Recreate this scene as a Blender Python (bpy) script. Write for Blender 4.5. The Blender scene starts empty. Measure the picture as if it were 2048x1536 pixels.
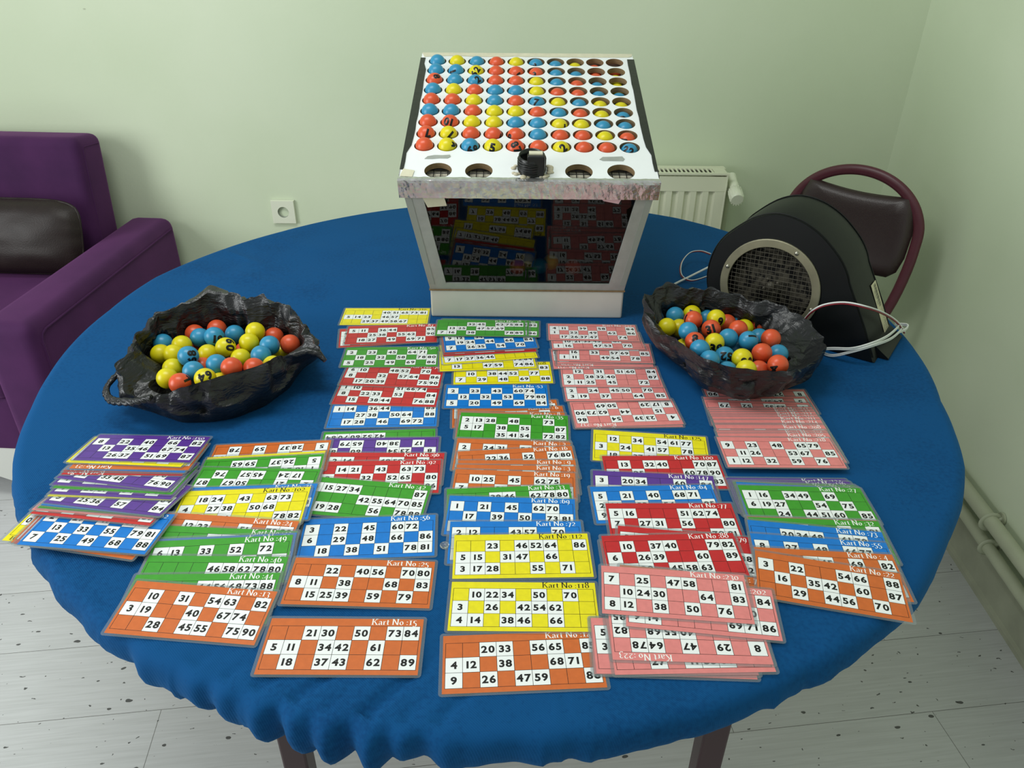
import bpy, bmesh, math, random
from mathutils import Vector, Matrix, noise
from mathutils.geometry import tessellate_polygon
random.seed(7)
PI=math.pi
SC=bpy.context.scene
COL=SC.collection
# ------------------------------------------------------------------ camera, world, lights, exposure
cam_d=bpy.data.cameras.new('camera'); cam=bpy.data.objects.new('camera',cam_d); COL.objects.link(cam)
cam_d.sensor_fit='HORIZONTAL'; cam_d.sensor_width=36.0; cam_d.lens=36.0*1536.866/2048.0
cam_d.clip_start=.05; cam_d.clip_end=50
_p,_r=math.radians(31.1523),math.radians(.5222)
_f=Vector((0,math.cos(_p),-math.sin(_p))); _u0=Vector((0,math.sin(_p),math.cos(_p))); _r0=Vector((1,0,0))
_R=_r0*math.cos(_r)+_u0*math.sin(_r); _U=_u0*math.cos(_r)-_r0*math.sin(_r)
cam.matrix_world=Matrix(((_R.x,_U.x,-_f.x,0.0),(_R.y,_U.y,-_f.y,-1.44),(_R.z,_U.z,-_f.z,1.513),(0,0,0,1)))
SC.camera=cam
W=bpy.data.worlds.new('world'); SC.world=W; W.use_nodes=True
W.node_tree.nodes['Background'].inputs[0].default_value=(.93,1.0,.96,1); W.node_tree.nodes['Background'].inputs[1].default_value=.46
def area(name,loc,rot,sx,sy,power,col=(1,1,1)):
    d=bpy.data.lights.new(name,'AREA'); d.shape='RECTANGLE'; d.size=sx; d.size_y=sy; d.energy=power; d.color=col
    o=bpy.data.objects.new(name,d); COL.objects.link(o); o.location=loc; o.rotation_euler=rot; return o
area('ceiling_light',(-.75,-.35,2.75),(0,0,0),1.3,.6,24,(.97,1.0,.96))
area('left_area_light',(-2.9,-1.25,1.6),(0,math.radians(-76),math.radians(10)),1.5,1.4,52,(.97,1.0,1.0))  # broad soft light from an unseen source at the front left
vs=SC.view_settings; vs.view_transform='Standard'; vs.look='None'; vs.gamma=1; vs.use_curve_mapping=False; vs.exposure=0.0

# ------------------------------------------------------------------ helpers
def srgb(r,g,b):
    def f(c):
        c/=255.0
        return c/12.92 if c<=.04045 else ((c+.055)/1.055)**2.4
    return (f(r),f(g),f(b),1)
def mat(name,col,rough=.5,spec=.5,metal=0.0,noise_amt=0.0,noise_scale=30.0,bump=0.0,bump_scale=200.0,col2=None,sheen=0.0,coat=0.0,coat_rough=.1):
    m=bpy.data.materials.new(name); m.use_nodes=True; nt=m.node_tree; b=nt.nodes['Principled BSDF']
    b.inputs['Base Color'].default_value=col; b.inputs['Roughness'].default_value=rough
    b.inputs['Specular IOR Level'].default_value=spec; b.inputs['Metallic'].default_value=metal
    b.inputs['Sheen Weight'].default_value=sheen
    b.inputs['Coat Weight'].default_value=coat; b.inputs['Coat Roughness'].default_value=coat_rough
    if noise_amt>0 or bump>0:
        tc=nt.nodes.new('ShaderNodeTexCoord')
    if noise_amt>0:
        n=nt.nodes.new('ShaderNodeTexNoise'); n.inputs['Scale'].default_value=noise_scale; n.inputs['Detail'].default_value=5
        nt.links.new(tc.outputs['Object'],n.inputs['Vector'])
        r=nt.nodes.new('ShaderNodeValToRGB'); r.color_ramp.elements[0].position=.3; r.color_ramp.elements[1].position=.7
        c2=col2 or tuple(list(c*(1-noise_amt) for c in col[:3])+[1])
        r.color_ramp.elements[0].color=c2; r.color_ramp.elements[1].color=col
        nt.links.new(n.outputs['Fac'],r.inputs['Fac']); nt.links.new(r.outputs['Color'],b.inputs['Base Color'])
    if bump>0:
        n2=nt.nodes.new('ShaderNodeTexNoise'); n2.inputs['Scale'].default_value=bump_scale; n2.inputs['Detail'].default_value=4
        nt.links.new(tc.outputs['Object'],n2.inputs['Vector'])
        bp=nt.nodes.new('ShaderNodeBump'); bp.inputs['Strength'].default_value=bump; bp.inputs['Distance'].default_value=.002
        nt.links.new(n2.outputs['Fac'],bp.inputs['Height']); nt.links.new(bp.outputs['Normal'],b.inputs['Normal'])
    return m
class MB:
    def __init__(s): s.v=[]; s.f=[]; s.m=[]; s.s=[]
    def add(s,vs_,fs,mi=0,M=None,smooth=False):
        o=len(s.v)
        for v in vs_:
            v=Vector(v); s.v.append(M@v if M is not None else v)
        for f in fs: s.f.append([i+o for i in f]); s.m.append(mi); s.s.append(smooth)
        return s
    def box(s,c,size,mi=0,M=None):
        x,y,z=c; a,b,d=size[0]/2,size[1]/2,size[2]/2
        v=[(x+i*a,y+j*b,z+k*d) for k in(-1,1) for j in(-1,1) for i in(-1,1)]
        return s.add(v,[(0,2,3,1),(4,5,7,6),(0,1,5,4),(2,6,7,3),(0,4,6,2),(1,3,7,5)],mi,M)
    def quad(s,a,b,c,d,mi=0,M=None): return s.add([a,b,c,d],[(0,1,2,3)],mi,M)
    def prism(s,poly,z0,z1,mi=0,M=None,mi_side=None,smooth=False):
        n=len(poly); v=[(p[0],p[1],z0) for p in poly]+[(p[0],p[1],z1) for p in poly]
        tr=tessellate_polygon([[Vector((p[0],p[1],0)) for p in poly]])
        ar=sum(poly[i][0]*poly[(i+1)%n][1]-poly[(i+1)%n][0]*poly[i][1] for i in range(n))
        def up(t):
            a,b,c=[poly[i] for i in t]; return (b[0]-a[0])*(c[1]-a[1])-(b[1]-a[1])*(c[0]-a[0])>0
        top=[tuple(i+n for i in (t if up(t) else t[::-1])) for t in tr]; bot=[(t[::-1] if up(t) else t) for t in tr]
        o=len(s.v); s.add(v,top+[tuple(t) for t in bot],mi,M)
        sides=[]
        for i in range(n):
            j=(i+1)%n
            sides.append((i,j,j+n,i+n) if ar>0 else (j,i,i+n,j+n))
        for f in sides: s.f.append([q+o for q in f]); s.m.append(mi if mi_side is None else mi_side); s.s.append(smooth)
        return s
    def lathe(s,prof,n=32,mi=0,M=None,smooth=True,close=False):
        v=[];k=len(prof)
        for i in range(n):
            a=2*PI*i/n
            for r,z in prof: v.append((r*math.cos(a),r*math.sin(a),z))
        f=[]
        for i in range(n):
            j=(i+1)%n
            for q in range(k-1 if not close else k):
                w=(q+1)%k
                f.append((i*k+q,j*k+q,j*k+w,i*k+w))
        return s.add(v,f,mi,M,smooth)
    def tube(s,path,r,n=8,closed=False,mi=0,M=None,rx=None,ref=None):
        P=[Vector(p) for p in path]; m=len(P); v=[]; N=None
        for i in range(m):
            a=P[(i-1)%m] if (closed or i>0) else P[i]; b=P[(i+1)%m] if (closed or i<m-1) else P[i]
            t=(b-a).normalized()
            if ref is not None: N=Vector(ref); N=(N-t*N.dot(t)).normalized()
            elif N is None:
                N=Vector((0,0,1)) if abs(t.z)<.9 else Vector((1,0,0)); N=(N-t*N.dot(t)).normalized()
            else: N=(N-t*N.dot(t)).normalized()
            Bn=t.cross(N); rr=r[i] if isinstance(r,(list,tuple)) else r; r2=rx if rx else rr
            for k in range(n):
                an=2*PI*k/n; v.append(P[i]+N*math.cos(an)*rr+Bn*math.sin(an)*r2)
        f=[]
        for i in range(m if closed else m-1):
            j=(i+1)%m
            for k in range(n):
                l=(k+1)%n; f.append((i*n+k,i*n+l,j*n+l,j*n+k))
        s.add(v,f,mi,M,True)
        if not closed: s.add(v[:n],[tuple(range(n))[::-1]],mi,M); s.add(v[-n:],[tuple(range(n))],mi,M)
        return s
    def sphere(s,c,r,n=24,m=14,mi=0,M=None,sc=(1,1,1)):
        v=[(0,0,1)]; f=[]
        for i in range(1,m):
            a=PI*i/m
            for j in range(n): b=2*PI*j/n; v.append((math.sin(a)*math.cos(b),math.sin(a)*math.sin(b),math.cos(a)))
        v.append((0,0,-1)); L=len(v)-1
        for j in range(n): f.append((0,1+j,1+(j+1)%n)); f.append((L,L-n+(j+1)%n,L-n+j))
        for i in range(m-2):
            for j in range(n):
                a=1+i*n+j; b=1+i*n+(j+1)%n; f.append((a,a+n,b+n,b))
        return s.add([(c[0]+r*x*sc[0],c[1]+r*y*sc[1],c[2]+r*z*sc[2]) for x,y,z in v],f,mi,M,True)
    def mesh(s,name,mats):
        me=bpy.data.meshes.new(name); me.from_pydata([tuple(v) for v in s.v],[],s.f)
        for m in (mats if isinstance(mats,(list,tuple)) else [mats]): me.materials.append(m)
        me.polygons.foreach_set('material_index',s.m); me.polygons.foreach_set('use_smooth',s.s); me.update(); return me
    def build(s,name,mats,parent=None,loc=None,M=None):
        o=bpy.data.objects.new(name,s.mesh(name,mats)); COL.objects.link(o)
        if parent is not None: o.parent=parent
        if loc: o.location=loc
        if M is not None: o.matrix_local=M
        return o
def tag(o,label,cat,group=None,kind=None):
    o['label']=label; o['category']=cat
    if group: o['group']=group
    if kind: o['kind']=kind
    return o
def empty(name,loc=(0,0,0),M=None):
    o=bpy.data.objects.new(name,None); COL.objects.link(o); o.empty_display_size=.05
    if M is not None: o.matrix_world=M
    else: o.location=loc
    return o
def bevel(o,w,seg=3,ang=40):
    b=o.modifiers.new('bevel','BEVEL'); b.width=w; b.segments=seg; b.limit_method='ANGLE'; b.angle_limit=math.radians(ang)
    return o
def smooth(o):
    for p in o.data.polygons: p.use_smooth=True
    return o
def structure(o): o['kind']='structure'; return o
def frame(origin,x,y,z):
    x,y,z=Vector(x).normalized(),Vector(y).normalized(),Vector(z).normalized()
    return Matrix(((x.x,y.x,z.x,origin[0]),(x.y,y.y,z.y,origin[1]),(x.z,y.z,z.z,origin[2]),(0,0,0,1)))
def catmull(P,n=8,closed=False):
    P=[Vector(p) for p in P]; m=len(P); out=[]
    for i in range(m if closed else m-1):
        p0=P[(i-1)%m] if (closed or i>0) else P[i]; p1=P[i]; p2=P[(i+1)%m]; p3=P[(i+2)%m] if (closed or i<m-2) else P[(i+1)%m]
        for k in range(n):
            t=k/n; out.append(.5*((2*p1)+(p2-p0)*t+(2*p0-5*p1+4*p2-p3)*t*t+(3*p1-p0-3*p2+p3)*t**3))
    if not closed: out.append(P[-1])
    return out
def softbox(name,size,r,m,parent,M,puff=0.0,seg=4):
    bm=bmesh.new(); bmesh.ops.create_cube(bm,size=1); bmesh.ops.scale(bm,vec=size,verts=bm.verts)
    bmesh.ops.bevel(bm,geom=list(bm.edges),offset=r,segments=seg,profile=.5,affect='EDGES')
    me=bpy.data.meshes.new(name); bm.to_mesh(me); bm.free(); me.materials.append(m)
    for p in me.polygons: p.use_smooth=True
    o=bpy.data.objects.new(name,me); COL.objects.link(o); o.parent=parent; o.matrix_local=M
    if hasattr(me,'set_sharp_from_angle'): me.set_sharp_from_angle(angle=math.radians(50))
    return o
RIM_L=[
[-0.6707, -0.2705, 0.848],
[-0.6646, -0.3252, 0.812],
[-0.6093, -0.3482, 0.818],
[-0.5476, -0.3509, 0.842],
[-0.4926, -0.3274, 0.848],
[-0.4409, -0.2874, 0.848],
[-0.4079, -0.2421, 0.846],
[-0.3527, -0.2096, 0.838],
[-0.3702, -0.1875, 0.855],
[-0.4018, -0.1363, 0.862],
[-0.4485, -0.0969, 0.872],
[-0.4897, -0.0802, 0.885],
[-0.54, -0.0713, 0.89],
[-0.5907, -0.0824, 0.885],
[-0.6375, -0.1022, 0.88],
[-0.6767, -0.154, 0.868],
[-0.6852, -0.2112, 0.856],]
RIM_R=[
[0.2686, -0.0087, 0.862],
[0.2647, -0.0985, 0.85],
[0.275, -0.1278, 0.838],
[0.2998, -0.1535, 0.842],
[0.3347, -0.2337, 0.846],
[0.368, -0.2708, 0.848],
[0.4205, -0.2873, 0.848],
[0.4783, -0.2743, 0.838],
[0.5333, -0.2312, 0.826],
[0.5759, -0.1785, 0.82],
[0.6114, -0.1126, 0.826],
[0.5906, -0.0936, 0.84],
[0.5567, -0.0704, 0.85],
[0.5139, -0.0423, 0.858],
[0.4616, -0.0093, 0.862],
[0.403, 0.0056, 0.868],
[0.3452, 0.0186, 0.875],
[0.3108, 0.007, 0.872],]
BOT_L=[
[-0.6961, -0.2587, 0.752],
[-0.6271, -0.299, 0.752],
[-0.5784, -0.3221, 0.752],
[-0.5309, -0.3197, 0.752],
[-0.491, -0.3064, 0.752],
[-0.449, -0.2664, 0.752],
[-0.4199, -0.2013, 0.752],
[-0.4141, -0.1053, 0.752],
[-0.434, -0.0208, 0.752],
[-0.5073, 0.0588, 0.752],
[-0.6124, 0.0811, 0.752],
[-0.6936, 0.0312, 0.752],
[-0.7257, -0.1009, 0.752],]
BOT_R=[
[0.3011, -0.0177, 0.752],
[0.3239, -0.0855, 0.752],
[0.3631, -0.1653, 0.752],
[0.401, -0.2104, 0.752],
[0.4431, -0.229, 0.752],
[0.4955, -0.2088, 0.752],
[0.5436, -0.1752, 0.752],
[0.5765, -0.1172, 0.752],
[0.5874, -0.0342, 0.752],
[0.5576, 0.0443, 0.752],
[0.4933, 0.0913, 0.752],
[0.3955, 0.1017, 0.752],
[0.3151, 0.0513, 0.752],]
HANDLE=[
[-0.6075, -0.3513, 0.82],
[-0.6289, -0.3532, 0.815],
[-0.6598, -0.3443, 0.808],
[-0.6898, -0.3259, 0.8],
[-0.7064, -0.3065, 0.803],
[-0.7079, -0.2895, 0.81],
[-0.6975, -0.2717, 0.82],
[-0.6882, -0.2515, 0.832],
[-0.685, -0.242, 0.84],]
BALLS_L=[
['B', -0.6645, -0.1527, 0.818],
['R', -0.6183, -0.112, 0.8178],
['R', -0.5797, -0.0969, 0.821],
['B', -0.5963, -0.1412, 0.8248],
['Y', -0.6214, -0.1685, 0.8231],
['B', -0.563, -0.1545, 0.8344],
['R', -0.5783, -0.0653, 0.8015],
['B', -0.5402, -0.1133, 0.818],
['Y', -0.4924, -0.1317, 0.8338],
['Y', -0.492, -0.1734, 0.832],
['R', -0.4626, -0.1183, 0.8161],
['B', -0.452, -0.1801, 0.8304],
['R', -0.4194, -0.162, 0.8238],
['R', -0.6186, -0.1442, 0.7951],
['Y', -0.6546, -0.189, 0.815],
['Y', -0.6226, -0.2056, 0.8239],
['B', -0.582, -0.2353, 0.8369],
['Y', -0.5685, -0.1848, 0.8136],
['Y', -0.5297, -0.1917, 0.832],
['B', -0.4578, -0.2168, 0.8295],
['Y', -0.499, -0.2086, 0.818],
['B', -0.5257, -0.2543, 0.8313],
['Y', -0.6114, -0.2425, 0.8153],
['B', -0.5618, -0.2717, 0.8269],
['R', -0.4905, -0.2776, 0.8385],
['R', -0.4557, -0.2668, 0.8317],
['Y', -0.4307, -0.2411, 0.8221],
['Y', -0.4427, -0.149, 0.798],
['R', -0.5671, -0.2211, 0.806],
['Y', -0.5268, -0.3083, 0.8339],
['R', -0.5731, -0.3069, 0.823],
['Y', -0.606, -0.2813, 0.818],
['Y', -0.5141, -0.2826, 0.8102],
['R', -0.5899, -0.1206, 0.7944],
['R', -0.5102, -0.1553, 0.804],]
BALLS_R=[
['B', 0.3349, -0.0097, 0.8165],
['Y', 0.3712, -0.0017, 0.8169],
['R', 0.36, -0.0607, 0.8322],
['R', 0.4123, 0.0465, 0.8056],
['Y', 0.449, 0.0514, 0.8024],
['Y', 0.4076, -0.0528, 0.832],
['B', 0.405, 0.0063, 0.804],
['Y', 0.3089, -0.065, 0.8181],
['B', 0.3392, -0.1159, 0.835],
['R', 0.3875, -0.0993, 0.832],
['R', 0.4414, -0.0183, 0.805],
['B', 0.4731, 0.0009, 0.8028],
['R', 0.44, -0.1004, 0.832],
['Y', 0.4717, -0.0398, 0.8046],
['R', 0.5049, -0.0232, 0.8036],
['R', 0.3449, -0.1525, 0.8322],
['B', 0.3464, -0.1894, 0.8357],
['Y', 0.382, -0.155, 0.8315],
['B', 0.4129, -0.1345, 0.8308],
['B', 0.4482, -0.1462, 0.832],
['B', 0.4915, -0.0796, 0.804],
['R', 0.4936, -0.137, 0.832],
['B', 0.3572, -0.226, 0.8331],
['B', 0.3948, -0.1882, 0.8209],
['Y', 0.4181, -0.217, 0.8325],
['R', 0.4606, -0.195, 0.832],
['B', 0.4996, -0.1728, 0.818],
['B', 0.3886, -0.2374, 0.8168],
['Y', 0.4152, -0.2585, 0.832],
['R', 0.4483, -0.2287, 0.8144],
['R', 0.4754, -0.2437, 0.8349],
['Y', 0.3355, -0.1153, 0.7981],
['B', 0.4333, -0.1247, 0.8013],
['Y', 0.3381, -0.0453, 0.8064],]
CABLES=[
[[0.5993, -0.0165, 0.8127], [0.6054, -0.033, 0.8412], [0.6224, -0.0449, 0.8603], [0.6537, -0.0607, 0.8724], [0.694, -0.073, 0.8689], [0.7557, -0.0283, 0.8337], [0.8118, 0.0178, 0.792], [0.8468, 0.0422, 0.7565]],
[[0.6158, -0.0403, 0.7565], [0.648, -0.0689, 0.775], [0.6778, -0.0898, 0.7867], [0.7164, -0.0863, 0.7976], [0.7639, -0.0463, 0.7929], [0.8091, 0.0075, 0.7854], [0.8292, 0.0423, 0.7739]],
[[0.6257, -0.035, 0.7565], [0.65, -0.0642, 0.7565], [0.6755, -0.0882, 0.7778], [0.7164, -0.0888, 0.7933], [0.7738, -0.041, 0.7833], [0.8194, 0.0125, 0.7747], [0.8391, 0.0475, 0.7653]],
[[0.8184, 0.0132, 0.7719], [0.8475, 0.0417, 0.7648], [0.8621, 0.0681, 0.7613], [0.8428, 0.0816, 0.7567]],]
CABLES2=[[[0.3506, 0.225, 0.7535], [0.388, 0.2846, 0.7545], [0.4383, 0.3279, 0.76], [0.4887, 0.3537, 0.775]], [[0.499, 0.3996, 0.79], [0.4811, 0.4325, 0.785], [0.4542, 0.4357, 0.778], [0.4268, 0.3921, 0.768], [0.4181, 0.3384, 0.758], [0.4365, 0.3048, 0.758], [0.4786, 0.3172, 0.765]]]
CARDS=[
('Y', '110', 0, '40 51 65 73 81/5 14 23 46 57/29 37 49 58 67', 'yellow bingo card headed 110, rearmost of the left column', -0.2839, 0.1077, 0.0199, 0.7505, 0.0, 0.0),
('G', '34', 1, '/5 19 27 33/42 52 60 70 84', 'green upside-down bingo card peeking between the blue 46 and purple cards', -0.2255, -0.3814, 0.0738, 0.7505, 0.0, 0.0),
('B', '', 0, '1 14 36 44 83/27 38 50 64 88/17 28 46 69 72', 'blue bingo card with 17 28 46 69 72 below two red cards', -0.2296, -0.2887, 0.045, 0.75096, 0.0, -0.01),
('R', '', 0, '1 10 51 66 74/8 22 33 53 84/15 38 44 76 88', 'red bingo card with bottom row 15 38 44 76 88', -0.2331, -0.2189, -0.0375, 0.75109, 0.0, -0.01),
('R', '76', 0, '6 10 48 52 70/8 32 57 64 86/17 20 39 75 90', 'red bingo card with bottom row 17 20 39 75 90', -0.2319, -0.1526, -0.0382, 0.75118, 0.0, -0.01),
('G', '50', 0, '2 23 45 64 71/18 32 58 78 80/5 25 49 69 86', 'green bingo card headed 50 below the red card 87', -0.2458, -0.0777, 0.0365, 0.75119, 0.0, -0.015),
('R', '86', 0, '4 22 31 60 75/1 16 43 58 80/9 27 36 64 72', 'red bingo card mostly hidden under red card 87, left edge showing', -0.2718, 0.0144, 0.1519, 0.75135, 0.0, 0.0),
('R', '87', 0, '5 11 36 44 85/25 38 55 62 90/18 27 49 69 71', 'red bingo card headed 87 just in front of yellow card 110', -0.2578, 0.02, 0.077, 0.7521, 0.0, 0.0),
('O', '5', 0, '3 22 41 63 81/8 17 39 55 70/12 26 44 68 88', 'orange bingo card under blue card 53, its right corner showing', -0.011, -0.282, 0.0592, 0.7505, 0.0, 0.0),
('O', '6', 0, '4 13 46 57 79/1 28 33 62 84/19 25 40 51 77', 'orange bingo card headed 6 between blue 53 and green 35', -0.0002, -0.3056, 0.0738, 0.75125, 0.0, 0.0),
('O', '8', 0, '6 11 29 48 83/2 36 53 65 71/14 24 49 60 90', 'orange bingo card directly beneath green card 35, top strip showing', -0.0009, -0.3218, -0.0069, 0.752, 0.0, 0.0),
('B', '53', 0, '2 23 43 60 74/12 32 53 79 80/5 20 49 69 84', 'blue bingo card headed 53 in front of yellow card 108', -0.0284, -0.2252, 0.0184, 0.75141, 0.0, -0.02),
('Y', '108', 0, '4 16 31 65 83/10 38 44 52 77/7 29 48 69 88', 'yellow bingo card headed 108 behind blue card 53', -0.0184, -0.1384, 0.046, 0.75096, 0.0, -0.01),
('Y', '105', 0, '2 20 33 54 81/9 28 37 72 84/13 47 59 74 86', 'yellow bingo card with bottom row 13 47 59 74 86', -0.0505, -0.0872, 0.0946, 0.75177, -0.005, -0.015),
('Y', '106', 0, '5 11 42 60 89/3 22 39 58 75/7 17 27 36 46', 'yellow bingo card with bottom row 7 17 27 36 46', -0.0497, -0.0533, 0.182, 0.7521, -0.0075, -0.015),
('R', '93', 0, '1 18 45 63 77/6 24 52 70 88/10 31 49 67 79', 'red bingo card in the strip between blue and yellow cards, lower', -0.0509, -0.024, 0.1443, 0.75266, -0.01, -0.015),
('R', '94', 0, '8 21 34 56 82/2 19 40 61 73/15 26 48 69 90', 'red bingo card directly beneath the blue card ending 54 70', -0.0508, -0.0137, 0.1689, 0.75329, -0.01, -0.015),
('B', '57', 0, '9 12 34/19 24 44 66 84/7 26 35 54 70', 'blue bingo card with bottom row 7 26 35 54 70', -0.0482, -0.0097, 0.1407, 0.75401, -0.01, -0.015),
('G', '30', 0, '3 17 28 51 82/11 36 40 63 75/9 22 44 60 86', 'green bingo card sticking out rightmost under green card 38', -0.039, 0.0516, -0.0363, 0.75322, 0.0, -0.055),
('G', '40', 0, '6 14 33 58 80/20 39 47 61 72/5 18 27 55 83', 'green bingo card between card 38 and the rightmost green one', -0.0605, 0.0518, -0.0277, 0.75404, 0.0, -0.055),
('G', '38', 0, '32 45 62 75 84/13 25 47 57 69/7 16 38 78 89', 'green bingo card headed 38 at the foot of the ball box', -0.0685, 0.0462, 0.0051, 0.75518, -0.0025, -0.055),
('P', '140', 1, '5 15 27 47 66/8 23 34 60 88/17 38 40 65 79', 'purple upside-down bingo card above red card 96', -0.2187, -0.4043, 0.0349, 0.75125, 0.0, 0.0),
('R', '96', 0, '2 14 48 59 71/6 29 33 66 80/11 25 40 75 88', 'red bingo card headed 96 behind red card 92', -0.2066, -0.4485, 0.0087, 0.752, 0.0, 0.0),
('R', '92', 0, '14 21 43 63 73/9 32 52 65 80/4 27 38 56 86', 'red bingo card headed 92 behind green card 42', -0.2095, -0.4718, 0.0349, 0.75275, 0.0, 0.0),
('G', '42', 0, '4 15 27 34 87/42 55 64 70 85/19 28 56 78 88', 'green bingo card headed 42 behind blue card 56', -0.224, -0.5272, -0.1069, 0.75321, -0.005, 0.04),
('B', '56', 0, '3 22 45 60 72/6 29 48 66 86/18 38 51 78 81', 'blue bingo card headed 56 behind orange card 25', -0.2048, -0.61, 0.0694, 0.75164, 0.0, 0.025),
('O', '12', 1, '9 20 46 63 85/12 31 54 70 89/5 28 37 59 78', 'orange upside-down bingo card, rearmost of the left fan', -0.3984, -0.4221, 0.0758, 0.75221, 0.0125, -0.01),
('Y', '104', 1, '1 30 44 61 79/8 16 35 57 90/4 22 48 66 83', 'yellow bingo card seen as a thin strip under green card', -0.4003, -0.4576, 0.084, 0.75412, 0.0225, -0.01),
('G', '36', 1, '3 11 49 70 84/1 18 24 42 71/5 26 37 59 65', 'green upside-down bingo card with 59 and 65 in its top row', -0.4008, -0.466, 0.0723, 0.75495, 0.0225, -0.01),
('G', '45', 1, '9 28 33 60 82/2 21 50 67 87/17 24 45 57 76', 'green upside-down bingo card with 45 57 76 in its top row', -0.4019, -0.4984, -0.0403, 0.75604, 0.0225, -0.005),
('B', '71', 0, '5 16 32 54 78/8 23 41 65 88/1 27 39 60 75', 'blue bingo card under yellow card 102', -0.3946, -0.5444, 0.0423, 0.75723, 0.0225, 0.0),
('Y', '102', 0, '18 24 43 63 73/4 27 38 50 68/11 36 78 82', 'yellow bingo card headed 102 in the left fan', -0.403, -0.5535, 0.0438, 0.75779, 0.0225, 0.0),
('O', '24', 0, '12 23 51 72 88/2 36 47 60 79/7 29 40 55 83', 'orange bingo card headed 24 behind the green fan cards', -0.4066, -0.6211, -0.0952, 0.75628, 0.0075, 0.11),
('G', '41', 0, '34 43 57 65 76/9 13 25 68 80/2 18 31 50 87', 'green bingo card just in front of orange card 24', -0.4027, -0.645, -0.0515, 0.75555, 0.0025, 0.105),
('B', '70', 0, '3 15 40 63 71/6 28 37 59 84/12 44 52 79 90', 'blue bingo card seen as a thin strip behind green card 49', -0.3977, -0.6609, 0.0767, 0.7558, 0.005, 0.105),
('G', '49', 0, '6 13 33 52 72/1 20 47 61 85/18 29 38 54 77', 'green bingo card headed 49 behind green card 46', -0.4016, -0.6658, 0.0792, 0.75607, 0.005, 0.105),
('G', '46', 0, '46 58 62 78 80/7 14 25 39 66/1 19 33 51 82', 'green bingo card headed 46 behind green card 44', -0.4019, -0.6993, 0.0019, 0.75452, -0.0025, 0.08),
('G', '44', 0, '44 56 68 73 88/5 21 37 49 62/8 16 30 55 79', 'green bingo card headed 44 behind orange card 13', -0.4042, -0.7311, 0.0332, 0.75347, 0.0, 0.065),
('O', '13', 0, '10 31 54 63 82/3 19 40 67 74/28 45 55 75 90', 'orange bingo card headed 13 at the front left, unevenly worn', -0.4042, -0.7529, -0.0856, 0.75351, -0.005, 0.055),
('O', '25', 0, '22 40 56 70 80/8 11 38 68 83/15 25 39 59 79', 'orange bingo card headed 25 in front of blue card 56', -0.1999, -0.6996, 0.0008, 0.75374, -0.03, 0.005),
('O', '15', 0, '21 30 50 73 84/5 11 34 42 61/18 37 43 62 89', 'orange bingo card headed 15 on the bare cloth front left', -0.2044, -0.8034, 0.0144, 0.75221, -0.0125, 0.01),
('O', '21', 0, '1 18 33 56 70/9 24 45 61 83/12 37 50 68 79', 'orange bingo card at the very bottom of the left stack', -0.6012, -0.6088, -0.2063, 0.758, 0.03, -0.005),
('Y', '101', 1, '4 17 28 56 73/6 22 35 41 80/9 31 49 60 88', "yellow bingo card poking out lowest at the left stack's left", -0.6185, -0.6001, -0.1447, 0.75828, 0.03, -0.005),
('O', '20', 0, '2 13 36 50 84/7 21 48 65 72/5 19 30 57 90', 'orange bingo card under the blue card of the left stack', -0.603, -0.6038, -0.1263, 0.75954, 0.03, -0.005),
('R', '98', 0, '5 23 38 61 77/3 16 44 52 85/8 29 40 66 81', 'red bingo card edge under the blue card of left stack', -0.5966, -0.6058, -0.1157, 0.76051, 0.03, -0.005),
('B', '62', 0, '2 29 41 69 75/13 33 55 79 81/7 25 49 68 88', 'blue bingo card with 7 25 49 68 88 under the left stack', -0.591, -0.6092, -0.1228, 0.76146, 0.03, -0.005),
('R', '95', 0, '3 15 42 66 80/9 24 37 58 71/6 20 48 53 89', "red bingo card lowest red strip above the left stack's blue card", -0.6035, -0.5519, -0.1597, 0.76004, 0.03, -0.12),
('K', '240', 0, '2 18 43 60 77/5 26 31 54 82/8 13 49 65 90', 'pale bingo card edge low in the left stack', -0.6068, -0.5397, -0.1244, 0.75938, 0.025, -0.12),
('G', '28', 0, '4 12 38 55 79/7 21 46 62 84/1 30 41 59 73', 'green bingo card edge below the purple 57 card', -0.6001, -0.5354, -0.1227, 0.75969, 0.025, -0.12),
('B', '61', 0, '6 19 34 50 71/3 22 47 68 86/9 14 39 63 80', 'blue bingo card edge below the purple 57 card', -0.5974, -0.5327, -0.1525, 0.76027, 0.0275, -0.12),
('P', '143', 0, '8 16 30 64 77/4 25 36 57 84/5 25 36 57 84', 'purple bingo card with 57 and 84 low in the left stack', -0.5959, -0.5304, -0.1842, 0.7609, 0.03, -0.12),
('Y', '109', 0, '2 27 40 51 79/6 18 35 69 81/1 23 44 60 88', 'pale yellow bingo card edge mid left stack', -0.6026, -0.5014, -0.06, 0.75837, 0.0175, -0.12),
('P', '144', 0, '7 11 38 56 72/3 29 42 67 85/9 20 31 54 78', 'purple bingo card strip with white cell edges mid left stack', -0.6018, -0.4982, -0.0813, 0.75876, 0.02, -0.12),
('G', '31', 0, '5 13 46 58 74/8 26 37 61 80/2 17 49 52 83', 'green bingo card strip mid left stack', -0.6041, -0.4844, -0.094, 0.75799, 0.02, -0.12),
('P', '145', 0, '1 22 39 65 90/6 14 43 57 71/4 28 30 68 86', 'purple bingo card strip just above the green strip, left stack', -0.609, -0.477, -0.1002, 0.75798, 0.02, -0.12),
('P', '146', 0, '9 24 41 62 83/5 17 33 50 76/12 33 48 76 90', 'purple bingo card with 76 and 90 in the left stack', -0.6087, -0.4687, -0.194, 0.75842, 0.03, -0.105),
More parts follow.
